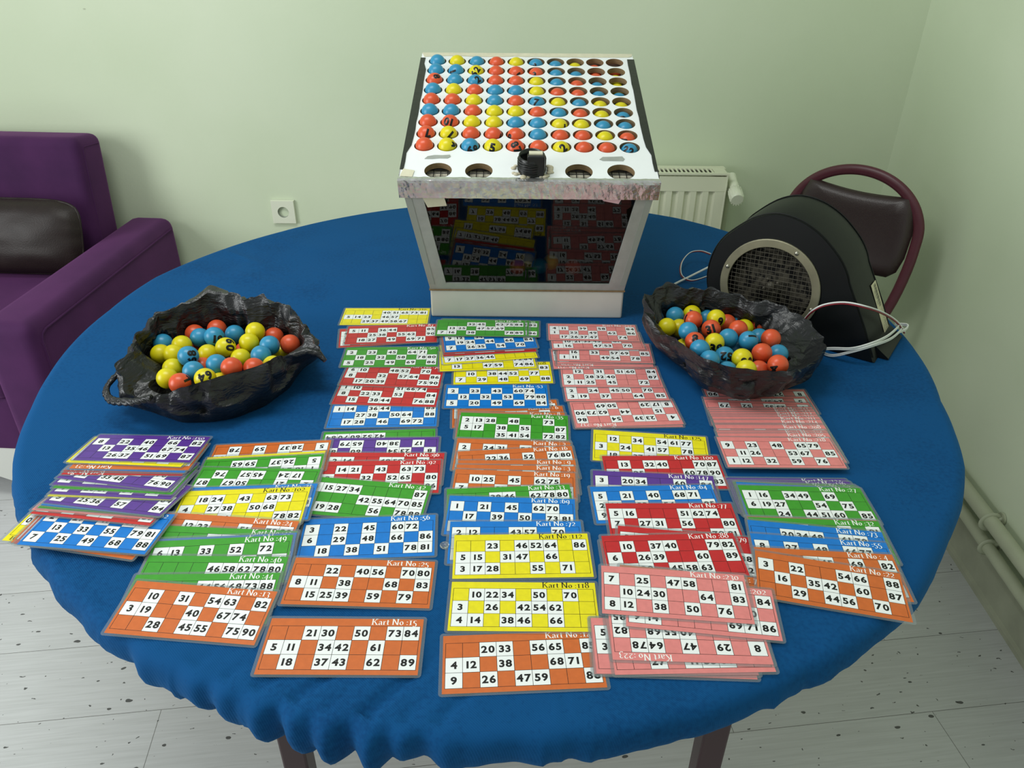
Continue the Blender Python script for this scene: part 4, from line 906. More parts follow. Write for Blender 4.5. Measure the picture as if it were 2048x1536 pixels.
# ------------------------------------------------------------------ the ball box
bx=empty('ball_box',(.0312,.11,.75)); tag(bx,'white bingo ball box with glass front and perforated top board','bingo machine')
IB=Matrix.Translation((-.0312,-.11,-.75))
M_boxw=mat('off_white_painted_board',srgb(206,206,198),.45,.4,noise_amt=.10,noise_scale=11)
M_tape=mat('grey_silver_tape',srgb(168,172,168),.38,.5,metal=.15,noise_amt=.15,noise_scale=45,bump=.15,bump_scale=120)
M_board=mat('white_laminated_board',srgb(236,240,242),.4,.4,noise_amt=.04,noise_scale=20)
M_mdf=mat('brown_fibreboard',srgb(140,118,88),.8,.1,noise_amt=.2,noise_scale=90)
M_black=mat('black_electrical_tape',srgb(24,26,26),.32,.5,noise_amt=.3,noise_scale=35,bump=.2,bump_scale=60)
M_inside=mat('dark_box_lining',srgb(84,76,62),.8,.1,noise_amt=.3,noise_scale=12)
M_foil=mat('crinkled_foil_tape',srgb(226,226,226),.24,.5,metal=.92,noise_amt=.25,noise_scale=70,bump=1.0,bump_scale=85)
M_cream=mat('cream_masking_tape',srgb(214,210,186),.6,.2,noise_amt=.12,noise_scale=60)
def BX(): return MB()
xb0,xb1,yb0,yb1=-.1815,.2440,.110,.540
o=MB().box(((xb0+xb1)/2,(yb0+yb1)/2,.7826),(xb1-xb0,yb1-yb0,.0650),0,IB).build('base',M_boxw,bx); bevel(o,.004,3)
MB().box(((xb0+xb1)/2,(yb0+yb1)/2,.8165),(xb1-xb0+.004,yb1-yb0+.004,.0028),0,IB).build('base_seam',M_mdf,bx)
P0=Vector((.0296,.036,1.0806)); BV=Vector((0,.9577,.2877)).normalized(); BU=Vector((1,0,0)); BN=BU.cross(BV)
BM4=frame(P0,BU,BV,BN)                                   # board space: u across, v up the slope, w out of the board
def bp(u,v,w=0): return P0+BU*u+BV*v+BN*w
TH=.012
zb_=.8180; bot=[Vector((xb0,yb0,zb_)),Vector((xb1,yb0,zb_)),Vector((xb1,yb1,zb_)),Vector((xb0,yb1,zb_))]
topc=[bp(-.2505,.004,-TH),bp(.2505,.004,-TH),bp(.2505,.538,-TH),bp(-.2505,.538,-TH)]
cen=sum(bot+topc,Vector())/8
def slab(a,b,c,d,th,name,m,parent,mi=0):                 # a quad thickened inwards
    n=(b-a).cross(d-a).normalized()
    if n.dot(cen-a)<0: n=-n
    q=[a,b,c,d]; r=[p+n*th for p in q]; mb=MB()
    mb.add(q+r,[(0,1,2,3),(7,6,5,4),(0,4,5,1),(1,5,6,2),(2,6,7,3),(3,7,4,0)],0,IB); return mb.build(name,m,parent)
slab(bot[1],bot[2],topc[2],topc[1],.005,'side_panel',M_tape,bx)
slab(bot[3],bot[0],topc[0],topc[3],.005,'side_panel',M_tape,bx)
slab(bot[2],bot[3],topc[3],topc[2],.005,'back_panel',M_boxw,bx)
# front frame: four bars of taped board round the pane
def fp(s,t,d=0.0):
    a=bot[0].lerp(bot[1],s); b=topc[0].lerp(topc[1],s); return a.lerp(b,t)+FN*d
FN=Vector((0,0,0)); FN=(bot[1]-bot[0]).cross(topc[0]-bot[0]).normalized()
if FN.y>0: FN=-FN
def bar(s0,t0,s1,t1,s2,t2,s3,t3,name,m,d0=-.004,d1=.0,parent=bx):
    q=[(s0,t0),(s1,t1),(s2,t2),(s3,t3)]; v=[fp(s,t,d1) for s,t in q]+[fp(s,t,d0) for s,t in q]
    return MB().add(v,[(0,1,2,3),(7,6,5,4),(0,4,5,1),(1,5,6,2),(2,6,7,3),(3,7,4,0)],0,IB).build(name,m,parent)
ff=bar(0,0,1,0,.915,.062,.088,.062,'front_frame',M_tape)
bar(.075,.885,.932,.885,1,1,0,1,'frame_bar',M_tape,parent=ff)
bar(0,0,.088,.062,.075,.885,0,1,'frame_bar',M_tape,parent=ff); bar(.915,.062,1,0,1,1,.932,.885,'frame_bar',M_tape,parent=ff)
# narrow strips of clear tape lapping the pane's edges
M_clear=mat('milky_clear_tape',srgb(150,156,150),.25,.5)
bar(.003,.05,.03,.05,.028,.90,.001,.90,'tape_strip',M_clear,.0,.0008,ff); bar(.97,.05,.997,.05,.999,.90,.972,.90,'tape_strip',M_clear,.0,.0008,ff)
def pane_mat():
    m=bpy.data.materials.new('smoked_glass_pane'); m.use_nodes=True; nt=m.node_tree; N_=nt.nodes; L=nt.links; N_.remove(N_['Principled BSDF'])
    t=N_.new('ShaderNodeBsdfTransparent'); t.inputs['Color'].default_value=(.62,.58,.50,1); g=N_.new('ShaderNodeBsdfGlossy'); g.inputs['Roughness'].default_value=.015; g.inputs['Color'].default_value=(.95,.95,.95,1)
    fr=N_.new('ShaderNodeFresnel'); fr.inputs['IOR'].default_value=1.42; mx=N_.new('ShaderNodeMixShader')
    L.new(fr.outputs[0],mx.inputs[0]); L.new(t.outputs[0],mx.inputs[1]); L.new(g.outputs[0],mx.inputs[2]); L.new(mx.outputs[0],N_['Material Output'].inputs['Surface']); return m
v=[fp(.06,.04,-.0045),fp(.94,.04,-.0045),fp(.955,.92,-.0045),fp(.05,.92,-.0045)]
MB().add(v,[(0,1,2,3)],0,IB).build('glass_pane',pane_mat(),bx)
bar(.085,.80,.165,.815,.16,.905,.07,.905,'white_sticker',M_cream,.0002,.0012,bx); bar(.80,.87,.865,.845,.875,.905,.79,.905,'pink_sticker',mat('pinkish_paper_scrap',srgb(216,176,184),.6),.0002,.0012,bx)
# dark lining
li=MB(); k_=.94
c0=cen
q=[c0+(p-c0)*k_ for p in bot]; r=[c0+(p-c0)*k_ for p in topc]
q=[Vector((p.x,p.y+.004,.822)) for p in q]; r=[p+Vector((0,.006,-.02)) for p in r]
li.add(q+r,[(0,1,2,3),(1,5,6,2),(2,6,7,3),(3,7,4,0)],0,IB); li.build('inner_lining',M_inside,bx)
# perforated board
HU=[-.2130+.0466*i for i in range(10)]; HV=[.499-.0469*j for j in range(9)]; HR=.0209
bo=MB(); NH=32
def holecell(cx,cy,r,x0,x1,y0,y1):
    P=[];Q=[]
    for i in range(NH):
        t=2*PI*i/NH; c,s=math.cos(t),math.sin(t); k=max(abs(c),abs(s)); c2,s2=c/k,s/k
        P.append((cx+c2*((x1-cx) if c2>0 else (cx-x0)),cy+s2*((y1-cy) if s2>0 else (cy-y0)),0)); Q.append((cx+r*c,cy+r*s,0))
    bo.add(P+Q,[(i,(i+1)%NH,(i+1)%NH+NH,i+NH) for i in range(NH)],0,IB@BM4)
    bo.add(Q+[(a,b,-TH) for a,b,_ in Q],[(i,(i+1)%NH,(i+1)%NH+NH,i+NH) for i in range(NH)],1,IB@BM4,True)
    bo.add([(a,b,-TH) for a,b,_ in P]+[(a,b,-TH) for a,b,_ in Q],[(i+NH,(i+1)%NH+NH,(i+1)%NH,i) for i in range(NH)],1,IB@BM4)
for u in HU:
    for v_ in HV: holecell(u,v_,HR,u-.0233,u+.0233,v_-.02345,v_+.02345)
ue=[-.2363,-.1386,-.049,.055,.1395,.2297]; bc=[-.1786,-.0985,.0048,.098,.1807]
for i,c in enumerate(bc): holecell(c,.033,.0271 if i!=2 else .024,ue[i],ue[i+1],.002,.064)
def plate(u0,u1,v0,v1):
    bo.box(((u0+u1)/2,(v0+v1)/2,-TH/2),(u1-u0,v1-v0,TH),0,IB@BM4)
plate(-.2525,-.2363,-.002,.540); plate(.2297,.2525,-.002,.540); plate(-.2363,.2297,.064,.10035); plate(-.2363,.2297,.52245,.540); plate(-.2363,.2297,-.002,.002)
bo.build('top_board',[M_board,M_mdf],bx)
# black tape down both edges, cream tape at the back, foil at the front
def patch(pts,w0,w1,name,m,parent=bx):
    return MB().prism(pts,w0,w1,0,IB@BM4).build(name,m,parent)
rt=random.Random(3)
for sg in(-1,1):
    inn=[(sg*(.2362+.0016*rt.random()+(.006 if v_>.455 and sg<0 else 0)+(.0095 if v_<.10 else .0)+(.004*max(0,(.16-v_)/.06) if .1<=v_<.16 else 0)),v_) for v_ in [.515-.03*i for i in range(17)]]
    outp=[(sg*.2542,.035),(sg*.2542,.515)]
    patch(inn+outp,.0002,.0011,'edge_tape',M_black)
    q=MB().box((sg*.2534,.262,-.010),(.0016,.49,.021),0,IB@BM4).build('side_tape',M_black if sg>0 else M_tape,bx)
patch([(-.246,.520)]+[(-.246+.0305*i,.5225+.004*rt.random()) for i in range(1,17)]+[(.250,.530),(.2525,.543),(-.2525,.541)],.0002,.0014,'back_tape',M_cream)
patch([(-.2515,.010),(-.227,.008),(-.2245,.030),(-.247,.036)],.0012,.0018,'cream_patch',M_cream)
for cu,cv,aa,n_ in ((-.1830,.0815,4,0),(.1665,.0800,-2,1)):
    pts=[(-.026,-.006),(-.012,-.0072),(.004,-.0055),(.020,-.0068),(.0262,-.001),(.025,.0062),(.010,.0052),(-.006,.0066),(-.020,.0030)] if not n_ else [(-.025,-.004),(-.018,-.0085),(.0,-.0078),(.022,-.0075),(.0255,.0),(.021,.0095),(.004,.0072),(-.018,.0055)]
    ca,sa=math.cos(math.radians(aa)),math.sin(math.radians(aa)); patch([(cu+x*ca-y*sa,cv+x*sa+y*ca) for x,y in pts],.0002,.0009,'tape_scrap',M_tape)
fo=MB(); nf=90; rows=[]
for (v_,w_) in ((.0085,.0012),(.0020,.0016),(-.0042,.0008),(-.0052,-.004),(-.0052,-.014),(-.0050,-.026),(-.0044,-.0385)):
    rows.append([IB@bp(-.2550+.510*i/nf,v_+(.0016*noise.noise(Vector((i*.6,v_*900,1))) if v_>.005 else 0),w_)+Vector((0,-.0018,0))*noise.noise(Vector((i*.55,w_*260,5)))+Vector((0,0,.0006))*noise.noise(Vector((i*.9,w_*300,9))) for i in range(nf+1)])
fv=[p for r_ in rows for p in r_]; fo.add(fv,[(j*(nf+1)+i,(j+1)*(nf+1)+i,(j+1)*(nf+1)+i+1,j*(nf+1)+i+1) for j in range(len(rows)-1) for i in range(nf)],0,None,False)
fo.build('foil_edge',M_foil,bx)
MB().box((0,.0045,-.020),(.503,.006,.036),0,IB@BM4).build('front_rail',M_mdf,bx)
# tray under the small holes, following how deep each ball sits
FR=[.002,.0025,.003,.004,.005,.006,.008,.0085,.010,.012]; BK=[.0035,.0047,.0068,.0077,.0086,.012,.0166,.021,.026,.030]
def drop(i,j): return BK[i]+(FR[i]-BK[i])*j/8.0
tr=MB(); tv=[]
ext=lambda i:min(9,max(0,i))
for j in range(-1,10):
    for i in range(-1,11): tv.append((-.2130+.0466*i*(1 if 0<=i<=9 else .98),.499-.0469*j,-drop(ext(i),min(8,max(0,j)))-RB-.0006))
tr.add(tv,[(j*12+i,(j+1)*12+i,(j+1)*12+i+1,j*12+i+1) for j in range(10) for i in range(11)],0,IB@BM4,True); tr.build('ball_tray',M_mdf,bx)
# wire mesh and board under the big holes
wm=MB()
for i in range(33): u=-.232+.0142*i; wm.tube([IB@bp(u,-.0,-.0150),IB@bp(u,.066,-.0150)],.0009,5)
for i in range(5): v_=.004+.0138*i; wm.tube([IB@bp(-.236,v_,-.0143),IB@bp(.23,v_,-.0143)],.0009,5)
wm.build('wire_mesh',M_black,bx); MB().box((0,.034,-.0215),(.466,.062,.002),0,IB@BM4).build('chute_floor',mat('dusty_grey_board',srgb(196,192,174),.7,.2),bx)
# taped chute mouth in the middle
tu=MB(); tu.lathe([(.0245,-.010),(.0262,.0),(.0270,.012),(.0262,.026),(.0255,.034),(.0235,.0345),(.0232,.02),(.0232,-.010)],28,0,IB@BM4@T((.0048,.036,0))); chute=tu.build('chute_mouth',M_black,bx)
bl=MB().box((.0125,.0175,.0225),(.034,.013,.047),0,IB@BM4).build('taped_block',M_black,chute); bevel(bl,.003,2)
MB().box((.012,.021,.0475),(.026,.010,.003),0,IB@BM4).build('block_cap',M_cream,chute)
for i in range(7): MB().tube([IB@BM4@Vector((.0050+.0272*math.cos(t),.036+.0272*math.sin(t),.004+.0038*i+.002*math.sin(t*2+i))) for t in [2*PI*k/28 for k in range(28)]],.0011,5,closed=True).build('tape_wrap',M_black,chute)
gl=MB()
for i in range(26):
    t=rt.random()*2*PI; r_=.027+.009*rt.random()
    gl.sphere((IB@bp(.005+r_*math.cos(t)*1.15,.036+r_*math.sin(t)*.8,.001)).to_tuple(),.004+.003*rt.random(),8,6,0,None,(1,1,.5))
gl.build('glue_blobs',mat('yellowed_glue',srgb(190,182,158),.5,.4),chute)
ROWS=["BYBRYBBYRR","BBYRRRBBRY","RBBRRYBRBY","BYRBBYRRBB","RRYBRBYBYY","BBRYYRBRYB","RRYYBBYYBB","RYRRRBRRYR","RYBYRRYRRB"]
RN={(0,5):('3',-.3,.1,60),(1,1):('16',-.35,-.2,70),(1,2):('62',-.1,.25,-55),(1,4):('6',.3,-.1,20),(1,5):('2',-.35,.1,50),(2,0):('8',.3,.6,70),(2,2):('2',.3,.45,-30),(4,5):('7',-.1,.35,10),(5,9):('6',-.1,.3,60),(6,1):('10',-.2,.2,195,.0155),(6,6):('1',.6,.0,10),(7,0):('7',.1,.15,175,.0165),(7,1):('7',.2,.0,200,.0165),(7,4):('8',-.75,-.1,30),(7,9):('4',-.4,.1,60),(8,1):('4',.75,.3,70),(8,2):('69',.3,-.25,170),(8,3):('5',-.05,.05,10,.0165),(8,4):('87',.1,.15,60,.0155),(8,6):('2',.25,.3,-40,.0165),(8,9):('22',-.1,.25,20),(3,0):('9',.3,-.6,0),(7,3):('6',.85,-.1,0),(7,7):('9',-.3,-.7,0)}
ORD=['first','second','third','fourth','fifth','sixth','seventh','eighth','ninth','last']
RWN=['the rearmost row','the second row from the back','the third row from the back','the fourth row from the back','the middle row','the fourth row from the front','the third row from the front','the second row from the front','the front row']
for j,row in enumerate(ROWS):
    for i,c in enumerate(row):
        p=bp(HU[i],HV[j],-drop(i,j)); ball(c,p,'%s ball, %s in %s of the box top'%(BC[c][0],'leftmost' if i==0 else 'rightmost' if i==9 else ORD[i]+' from left',RWN[j]),'bingo balls in the holes of the box top',RN.get((j,i)))
for c,x,y,lab in (('R',.010,.185,'orange ball left of a yellow ball behind the box glass'),('Y',.033,.222,'left yellow ball behind the box glass'),('B',.060,.190,'teal blue ball behind the box glass'),('Y',.086,.214,'right yellow ball behind the box glass'),('R',.135,.185,'orange ball lying alone at right behind the box glass')):
    ball(c,(x,y,.8222+RB),lab,'bingo balls lying behind the box glass')

# ------------------------------------------------------------------ black plastic bags
def bag_mat():
    m=mat('black_bin_liner_plastic',srgb(27,29,32),.36,.5,noise_amt=.2,noise_scale=25); nt=m.node_tree; N_=nt.nodes; L=nt.links; b=N_['Principled BSDF']
    tc=N_.new('ShaderNodeTexCoord'); prev=None
    for sc,st,ds,mp_ in ((24,.35,.004,(1,1,2.5)),(62,.25,.0018,(1.6,.8,2.2))):
        mp=N_.new('ShaderNodeMapping'); mp.inputs['Scale'].default_value=mp_; mp.inputs['Rotation'].default_value=(.3,.2,.5*sc); L.new(tc.outputs['Object'],mp.inputs['Vector'])
        n=N_.new('ShaderNodeTexNoise'); n.inputs['Scale'].default_value=sc; n.inputs['Detail'].default_value=2; n.inputs['Distortion'].default_value=.8
        L.new(mp.outputs['Vector'],n.inputs['Vector'])
        # fold the noise into sharp creases
        s1=N_.new('ShaderNodeMath'); s1.operation='SUBTRACT'; s1.inputs[1].default_value=.5; L.new(n.outputs['Fac'],s1.inputs[0])
        s2=N_.new('ShaderNodeMath'); s2.operation='ABSOLUTE'; L.new(s1.outputs[0],s2.inputs[0])
        bp_=N_.new('ShaderNodeBump'); bp_.inputs['Strength'].default_value=st; bp_.inputs['Distance'].default_value=ds*4
        L.new(s2.outputs[0],bp_.inputs['Height'])
        if prev: L.new(prev.outputs['Normal'],bp_.inputs['Normal'])
        prev=bp_
    L.new(prev.outputs['Normal'],b.inputs['Normal']); return m
M_bag=bag_mat()
def tri(x): x=x%1.0; return abs(2*x-1)*2-1
def make_crumple(seed):
    R_=random.Random(seed); K=[]
    for i in range(13):
        w=[.11,.09,.075,.065,.055,.048,.042,.036,.032,.028,.024,.020,.016][i]
        d=Vector((R_.gauss(0,1),R_.gauss(0,1),R_.gauss(0,1)*.7)).normalized()
        K.append((d/w,R_.random(),w*.105,Vector((R_.random()*9,R_.random()*9,R_.random()*9))))
    def f(p):
        s=0
        for d,ph,a,o in K:
            m=max(0,noise.noise(p*13+o)*1.9+.35); s+=a*min(1.2,m)*tri(p.dot(d)+ph+.35*noise.noise(p*16+o))
        return s
    return f
def bag(rim,bot,balls,label,seed,inz):
    n=260
    crum=make_crumple(seed)
    def resample(P,sm=True):
        Q=catmull(P,14,True) if sm else [Vector(p) for p in P]; L_=[0]
        for i in range(len(Q)): L_.append(L_[-1]+(Q[(i+1)%len(Q)]-Q[i]).length)
        out=[];tot=L_[-1];k=0
        for i in range(n):
            d=tot*i/n
            while L_[k+1]<d: k+=1
            out.append(Q[k].lerp(Q[(k+1)%len(Q)],(d-L_[k])/max(1e-9,L_[k+1]-L_[k])))
        return out
    Rs=resample(rim); Rl=resample(rim,False); Rm=[a*.45+b*.55 for a,b in zip(Rs,Rl)]
    c=sum(Rm,Vector())/n; Bt=resample(bot,False); cb=sum(Bt,Vector())/n
    ang=lambda p,q:math.atan2(p.y-q.y,p.x-q.x)
    Rm=sorted(Rm,key=lambda p:ang(p,c))
    B2=[min(Bt,key=lambda q_:abs((ang(q_,cb)-ang(p,c)+PI)%(2*PI)-PI)) for p in Rm]
    for _ in range(2): B2=[(B2[i-1]+B2[i]*2+B2[(i+1)%n])/4 for i in range(n)]
    hull=[]
    for p in Rm:
        a=ang(p,c); best=.05
        for (_,x,y,z) in balls:
            dx,dy=x-c.x,y-c.y; al=dx*math.cos(a)+dy*math.sin(a); pe=abs(-dx*math.sin(a)+dy*math.cos(a))
            if pe<RB+.006 and al>0: best=max(best,al+math.sqrt(max(0,(RB+.006)**2-pe*pe)))
        hull.append(best+.003)
    hs_=hull[:]
    for _ in range(10): hs_=[max(hull[i]*.0,(hs_[i-1]+hs_[i]*2+hs_[(i+1)%n])/4) for i in range(n)]
    hull=[max(a_,b_) for a_,b_ in zip(hs_,[h-.004 for h in hull])]
    rings=[]
    def ring(fn): rings.append([fn(i) for i in range(n)])
    for t in (0,.35,.65,.85): ring(lambda i,t=t: Vector((cb.x,cb.y,.7515)).lerp(Vector((B2[i].x,B2[i].y,.7515)),t))
    m=22
    for k in range(m+1):
        t=k/m
        def f(i,t=t):
            b=Vector((B2[i].x,B2[i].y,.7515)); r=Rm[i]; out=Vector((r.x-c.x,r.y-c.y,0)).normalized()
            return b.lerp(r,t)+out*(.013*math.sin(PI*t)**.8)
        ring(f)
    ring(lambda i: Rm[i]+Vector((0,0,.0012)))
    ko=len(rings)
    def inner(i,t):
        r=Rm[i]; d=Vector((r.x-c.x,r.y-c.y,0)); l=d.length; d.normalize(); h=min(hull[i],l-.004)
        z1=min(r.z-.012,.812); rr=[(l-.0022,r.z-.0005),(l-.006-(l-h)*.35,r.z-.012-.25*(r.z-z1)),(h,z1),(h-.006,.79),(h-.02,inz)]
        k=min(3,int(t*4)); f_=t*4-k; a_,b_=rr[k],rr[k+1]; q=a_[0]+(b_[0]-a_[0])*f_
        return Vector((c.x+d.x*q,c.y+d.y*q,a_[1]+(b_[1]-a_[1])*f_))
    for k in range(0,25): ring(lambda i,k=k: inner(i,k/24))
    lastr=rings[-1]
    for t in (.7,.4,.1): ring(lambda i,t=t: Vector((c.x,c.y,inz)).lerp(lastr[i],t))
    vs_=[]; nr=len(rings)
    for k,r in enumerate(rings):
        for i,p in enumerate(r):
            q=Vector((p.x,p.y,p.z)); out=Vector((p.x-c.x,p.y-c.y,0)); out=out.normalized() if out.length>1e-6 else Vector((0,0,1))
            wt=0 if k<4 else (min(1,(k-4)/5.0) if k<ko+20 else .4)
            d=crum(p if k<ko else p+Vector((0,0,0)))
            q+=(out*.85+Vector((0,0,.5)))*d*wt*(1.0 if k<ko else .8)
            if 18<k<ko+6: q+=Vector((0,0,1))*.0022*noise.noise(Vector((p.x*60,p.y*60,seed)))
            if q.z<.7512: q.z=.7512
            for (_,bx_,by_,bz_) in balls:
                dv=q-Vector((bx_,by_,bz_)); l=dv.length; mg=.0042 if k<ko else .0018
                if l<RB+mg:
                    dv=(dv.normalized()*.5+out*.9) if k<ko+16 else dv
                    q=Vector((bx_,by_,bz_))+dv.normalized()*(RB+mg)
            vs_.append(q)
    fs=[]
    for k in range(nr-1):
        for i in range(n):
            j=(i+1)%n; fs.append((k*n+i,k*n+j,(k+1)*n+j,(k+1)*n+i))
    fs.append(tuple(range(n))[::-1]); fs.append(tuple((nr-1)*n+i for i in range(n)))
    org=Vector((cb.x,cb.y,.75))
    mb=MB().add([p-org for p in vs_],fs,0,None,True)
    o=mb.build('plastic_bag',M_bag,None,loc=org); o.data.set_sharp_from_angle(angle=math.radians(24)); return tag(o,label,'bag')
bL=bag(RIM_L,BOT_L,BALLS_L,'crumpled black plastic bag of balls with a handle loop, on the left',1.3,.772)
bR=bag(RIM_R,BOT_R,BALLS_R,'crumpled black plastic bag of balls in front of the blower',5.1,.772)
hp=catmull([Vector(p)-bL.location for p in HANDLE],6); hd=MB()
for s_ in range(3): hd.tube([p+Vector((.0028*math.cos(i*.8+s_*2.1),.0028*math.sin(i*.8+s_*2.1),.0028*math.sin(i*.8+s_*2.1+1))) for i,p in enumerate(hp)],[.0042+.0012*noise.noise(Vector((i*.5,s_*3,0))) for i in range(len(hp))],7)
hd.build('handle_loop',M_bag,bL)
tw=MB(); a=Vector(RIM_L[7])-bL.location
tw.tube([a+Vector((-.05,-.012,-.006)),a+Vector((-.02,-.004,.0)),a+Vector((.0,-.004,-.006)),a+Vector((.012,-.012,-.016))],[.006,.008,.007,.004],7); tw.build('torn_handle',M_bag,bL)
cp=MB(); cp.lathe([(0,.0005),(.0062,.0005),(.0066,.002),(.0062,.004),(.005,.0042),(.0045,.0028),(0,.0028)],24)
mcl=bpy.data.materials.new('clear_plastic'); mcl.use_nodes=True; b_=mcl.node_tree.nodes['Principled BSDF']; b_.inputs['Transmission Weight'].default_value=.9; b_.inputs['Roughness'].default_value=.15; b_.inputs['IOR'].default_value=1.4; b_.inputs['Base Color'].default_value=(.9,.93,.95,1)
o=cp.build('clear_disc',mcl,None,loc=(CAP[0],CAP[1],.7503)); tag(o,'small clear round plastic disc left of yellow card 112','disc')

# ------------------------------------------------------------------ the blower
M_fan=mat('black_satin_blower_paint',srgb(15,18,19),.45,.28,noise_amt=.25,noise_scale=14,bump=.05,bump_scale=120)
M_ring=mat('dull_zinc_ring',srgb(150,146,122),.45,.5,metal=.5,noise_amt=.25,noise_scale=28)
M_wire=mat('grey_wire_mesh',srgb(84,80,70),.5,.4,metal=.3); M_screw=mat('steel_screw',srgb(170,168,155),.3,.5,metal=.8)
M_cab=mat('white_cable',srgb(222,224,222),.4,.4); M_red=mat('dark_red_cable',srgb(130,28,40),.4,.4)
fa_=math.radians(55); FD=Vector((math.cos(fa_),math.sin(fa_),0)); FH=Vector((FD.y,-FD.x,0)); FO=Vector((.732,-.085,.7506))
fan=empty('blower_fan',FO); tag(fan,'black snail-shaped blower with round wire grille on the table','blower')
FM=frame((0,0,0),FH,Vector((0,0,1)),-FD)                  # s across, z up, w towards the viewer
gc=(-.2365,.104); poly=[(0,0),(-.016,.032),(-.033,.066),(-.058,.110)]
def rad(t):
    K=[(17,.1615),(50,.155),(90,.158),(135,.142),(180,.1375),(230,.134)]
    for (a0,r0),(a1,r1) in zip(K,K[1:]):
        if a0<=t<=a1: f=(t-a0)/(a1-a0); return r0+(r1-r0)*(f*f*(3-2*f))
    return .134
for i in range(43): t=17+i*5.05; t=min(t,229); r_=rad(t); poly.append((gc[0]+r_*math.cos(math.radians(t)),max(0,gc[1]+r_*math.sin(math.radians(t)))))
poly.append((-.30,0))
DP=.150
# front face with a round inlet
nP=96
def walk(P,n):
    L_=[0]
    for i in range(len(P)): L_.append(L_[-1]+math.dist(P[i],P[(i+1)%len(P)]))
    out=[];k=0
    for i in range(n):
        d=L_[-1]*i/n
        while L_[k+1]<d: k+=1
        f=(d-L_[k])/max(1e-9,L_[k+1]-L_[k]); a,b=P[k],P[(k+1)%len(P)]; out.append((a[0]+(b[0]-a[0])*f,a[1]+(b[1]-a[1])*f))
    return out
OP=walk(poly,nP); ho=MB(); ci=[]
for p in OP:
    a=math.atan2(p[1]-gc[1],p[0]-gc[0]); ci.append((gc[0]+.090*math.cos(a),gc[1]+.090*math.sin(a)))
e_=.004
ins=[(gc[0]+(p[0]-gc[0])*.985,max(.001,gc[1]+(p[1]-gc[1])*.985)) for p in OP]
v=[(x,y,0) for x,y in ci]+[(x,y,0) for x,y in ins]+[(x,y,-e_) for x,y in OP]+[(x,y,-DP) for x,y in OP]+[(x,y,-.05) for x,y in ci]
fs=[]
for i in range(nP):
    j=(i+1)%nP
    fs+=[(i,j,nP+j,nP+i)[::-1],(nP+i,nP+j,2*nP+j,2*nP+i)[::-1],(2*nP+i,2*nP+j,3*nP+j,3*nP+i)[::-1],(4*nP+i,4*nP+j,j,i)[::-1]]
ho.add(v,fs,0,FM,False); ho.add([(x,y,-DP) for x,y in OP],[tuple(range(nP))],0,FM)
hs=ho.build('housing',M_fan,fan)
for p_ in hs.data.polygons: p_.use_smooth=True
hs.data.set_sharp_from_angle(angle=math.radians(32))
rim_=[FM@Vector((x,y+.0015,-.0015)) for x,y in OP if y>.004]
MB().tube(rim_,.0014,5).build('housing_seam',M_fan,fan); MB().tube([FM@Vector((x,y+.0015,-DP+.0015)) for x,y in OP if y>.004],.0014,5).build('housing_seam',M_fan,fan)
MB().prism([(-.155,0.0),(.0,-.0),(.0,.004),(-.155,.004)],-DP-.006,-DP+.012,0,FM).build('outlet_flange',M_fan,fan)
MB().prism([(-.004,.0005),(.020,.0005),(.020,.003),(-.014,.026)],-DP-.004,-.03,0,FM).build('outlet_lip',M_fan,fan)
rg=MB(); n=64; vs_=[]
for r_,w_ in ((.0885,.0005),(.0885,.0035),(.0895,.0042),(.104,.0042),(.1055,.0032),(.1055,.0)):
    vs_+=[(gc[0]+r_*math.cos(2*PI*i/n),max(.0004,gc[1]+r_*math.sin(2*PI*i/n)),w_) for i in range(n)]
rg.add(vs_,[(k*n+i,(k+1)*n+i,(k+1)*n+(i+1)%n,k*n+(i+1)%n) for k in range(5) for i in range(n)],0,FM,False); gr=rg.build('grille_ring',M_ring,fan)
for t in (164,64,-14,-80): MB().lathe([(.0045,0),(.0045,.0012),(.003,.0026),(0,.003)],14,0,FM@T((gc[0]+.0972*math.cos(math.radians(t)),gc[1]+.0972*math.sin(math.radians(t)),.0042))).build('screw',M_screw,gr)
ms=MB(); k=.0092; ca_,sa_=math.cos(.05),math.sin(.05)
for i in range(-9,10):
    d=i*k; L_=math.sqrt(max(0,.0895**2-d*d))
    for a_,b2 in (((d,-L_),(d,L_)),((-L_,d),(L_,d))):
        ms.tube([FM@Vector((gc[0]+p[0]*ca_-p[1]*sa_,gc[1]+p[0]*sa_+p[1]*ca_,-.001)) for p in (a_,b2)],.0006,4)
ms.build('wire_guard',M_wire,gr)
def dust():
    m=mat('dusty_impeller',srgb(20,20,19),.8,.2); nt=m.node_tree; N_=nt.nodes; L=nt.links; tc=N_.new('ShaderNodeTexCoord'); n_=N_.new('ShaderNodeTexNoise'); n_.inputs['Scale'].default_value=70; n_.inputs['Detail'].default_value=6
    r=N_.new('ShaderNodeValToRGB'); r.color_ramp.elements[0].position=.42; r.color_ramp.elements[1].position=.62; r.color_ramp.elements[0].color=srgb(14,14,13); r.color_ramp.elements[1].color=srgb(78,74,64)
    L.new(tc.outputs['Object'],n_.inputs['Vector']); L.new(n_.outputs['Fac'],r.inputs['Fac']); L.new(r.outputs['Color'],N_['Principled BSDF'].inputs['Base Color']); return m
M_dust=dust()
im=MB(); im.lathe([(0,-.012),(.02,-.012),(.024,-.018),(.07,-.022),(.082,-.012),(.086,-.012),(.086,-.045),(0,-.045)],48,0,FM@T((gc[0],gc[1],0))); imp=im.build('impeller',M_dust,fan)
MB().lathe([(0,-.006),(.008,-.006),(.010,-.012),(.010,-.02)],18,0,FM@T((gc[0],gc[1],0))).build('hub',M_wire,imp)
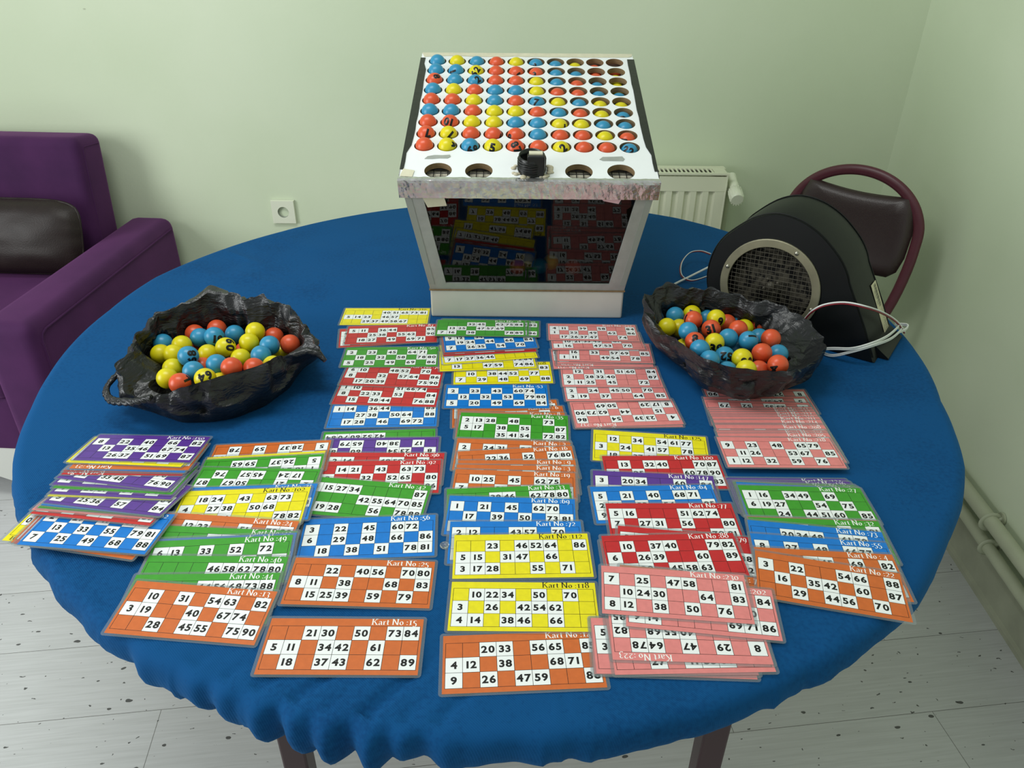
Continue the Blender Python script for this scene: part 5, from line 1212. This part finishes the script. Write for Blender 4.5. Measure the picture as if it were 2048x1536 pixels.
for i in range(4): t=.6+i*PI/2; MB().lathe([(0,-.010),(.003,-.010),(.004,-.014)],10,0,FM@T((gc[0]+.016*math.cos(t),gc[1]+.016*math.sin(t),0))).build('hub_bolt',M_wire,imp)
# rating label on the sloping side, with bar code and small print
sd=Vector((-.058+.0,.110,0))-Vector((0,0,0)); sl=Vector((-.058,.110)); sl.normalize(); nr_=Vector((sl.y,-sl.x))
LM=FM@frame((0,0,0),(0,0,-1),(sl.x,sl.y,0),(nr_.x,nr_.y,0))      # x into depth, y up the slope, z off the face
lb=MB(); LM=LM@T((-.016,0,0)); lb.box((.140,.072,.0022),(.036,.118,.0006),0,LM); yy=.078
rr=random.Random(11)
for i in range(24):
    h_=rr.choice([.0007,.0012,.0018]); lb.quad((.136,yy,.00256),(.152,yy,.00256),(.152,yy+h_,.00256),(.136,yy+h_,.00256),1,LM); yy+=h_+rr.choice([.0006,.001])
for xx in (.128,.1315): 
    for y0_ in (.085,.098,.108): lb.quad((xx,y0_,.00256),(xx+.0012,y0_,.00256),(xx+.0012,y0_+.009,.00256),(xx,y0_+.009,.00256),1,LM)
for i in range(5):
    xx=.140+.0036*i; y0_=.024
    while y0_<.072: l=rr.uniform(.003,.008); lb.quad((xx,y0_,.00256),(xx+.0011,y0_,.00256),(xx+.0011,y0_+l,.00256),(xx,y0_+l,.00256),1,LM); y0_+=l+.0022
for i,s_ in enumerate([(0,0,.5,1),(.5,1,1,0),(1,0,1,1)]*2):
    y0_=.018+.0036*i; lb.add([(.125+.007*s_[0],y0_+.0028*0,.00256),(.1265+.007*s_[0],y0_,.00256),(.1265+.007*s_[2],y0_+.003,.00256),(.125+.007*s_[2],y0_+.003,.00256)],[(0,1,2,3)],1,LM)
lb.build('rating_label',[mat('yellowed_label_paper',srgb(205,198,170),.5,.3),M_ink],fan)
for i,cpts in enumerate(CABLES):
    pth=catmull([Vector(p)-FO for p in cpts],8)
    c1=MB().tube([p+Vector((0,0,.0016)) for p in pth],.0017,7).build('cable',M_cab,fan); MB().tube([p-Vector((0,0,.0018)) for p in pth],.0017,7).build('cable_strand',M_red if i==0 else M_cab,c1)
for i,cpts in enumerate(CABLES2):
    pth=catmull([Vector(p)-FO for p in cpts],8); c1=MB().tube(pth,.0028 if i==0 else .0014,7).build('cable',M_cab if i==0 else M_red,fan)
    if i==1: MB().tube([p+Vector((.002,0,.0022)) for p in pth],.0012,7).build('cable_strand',M_cab,c1)
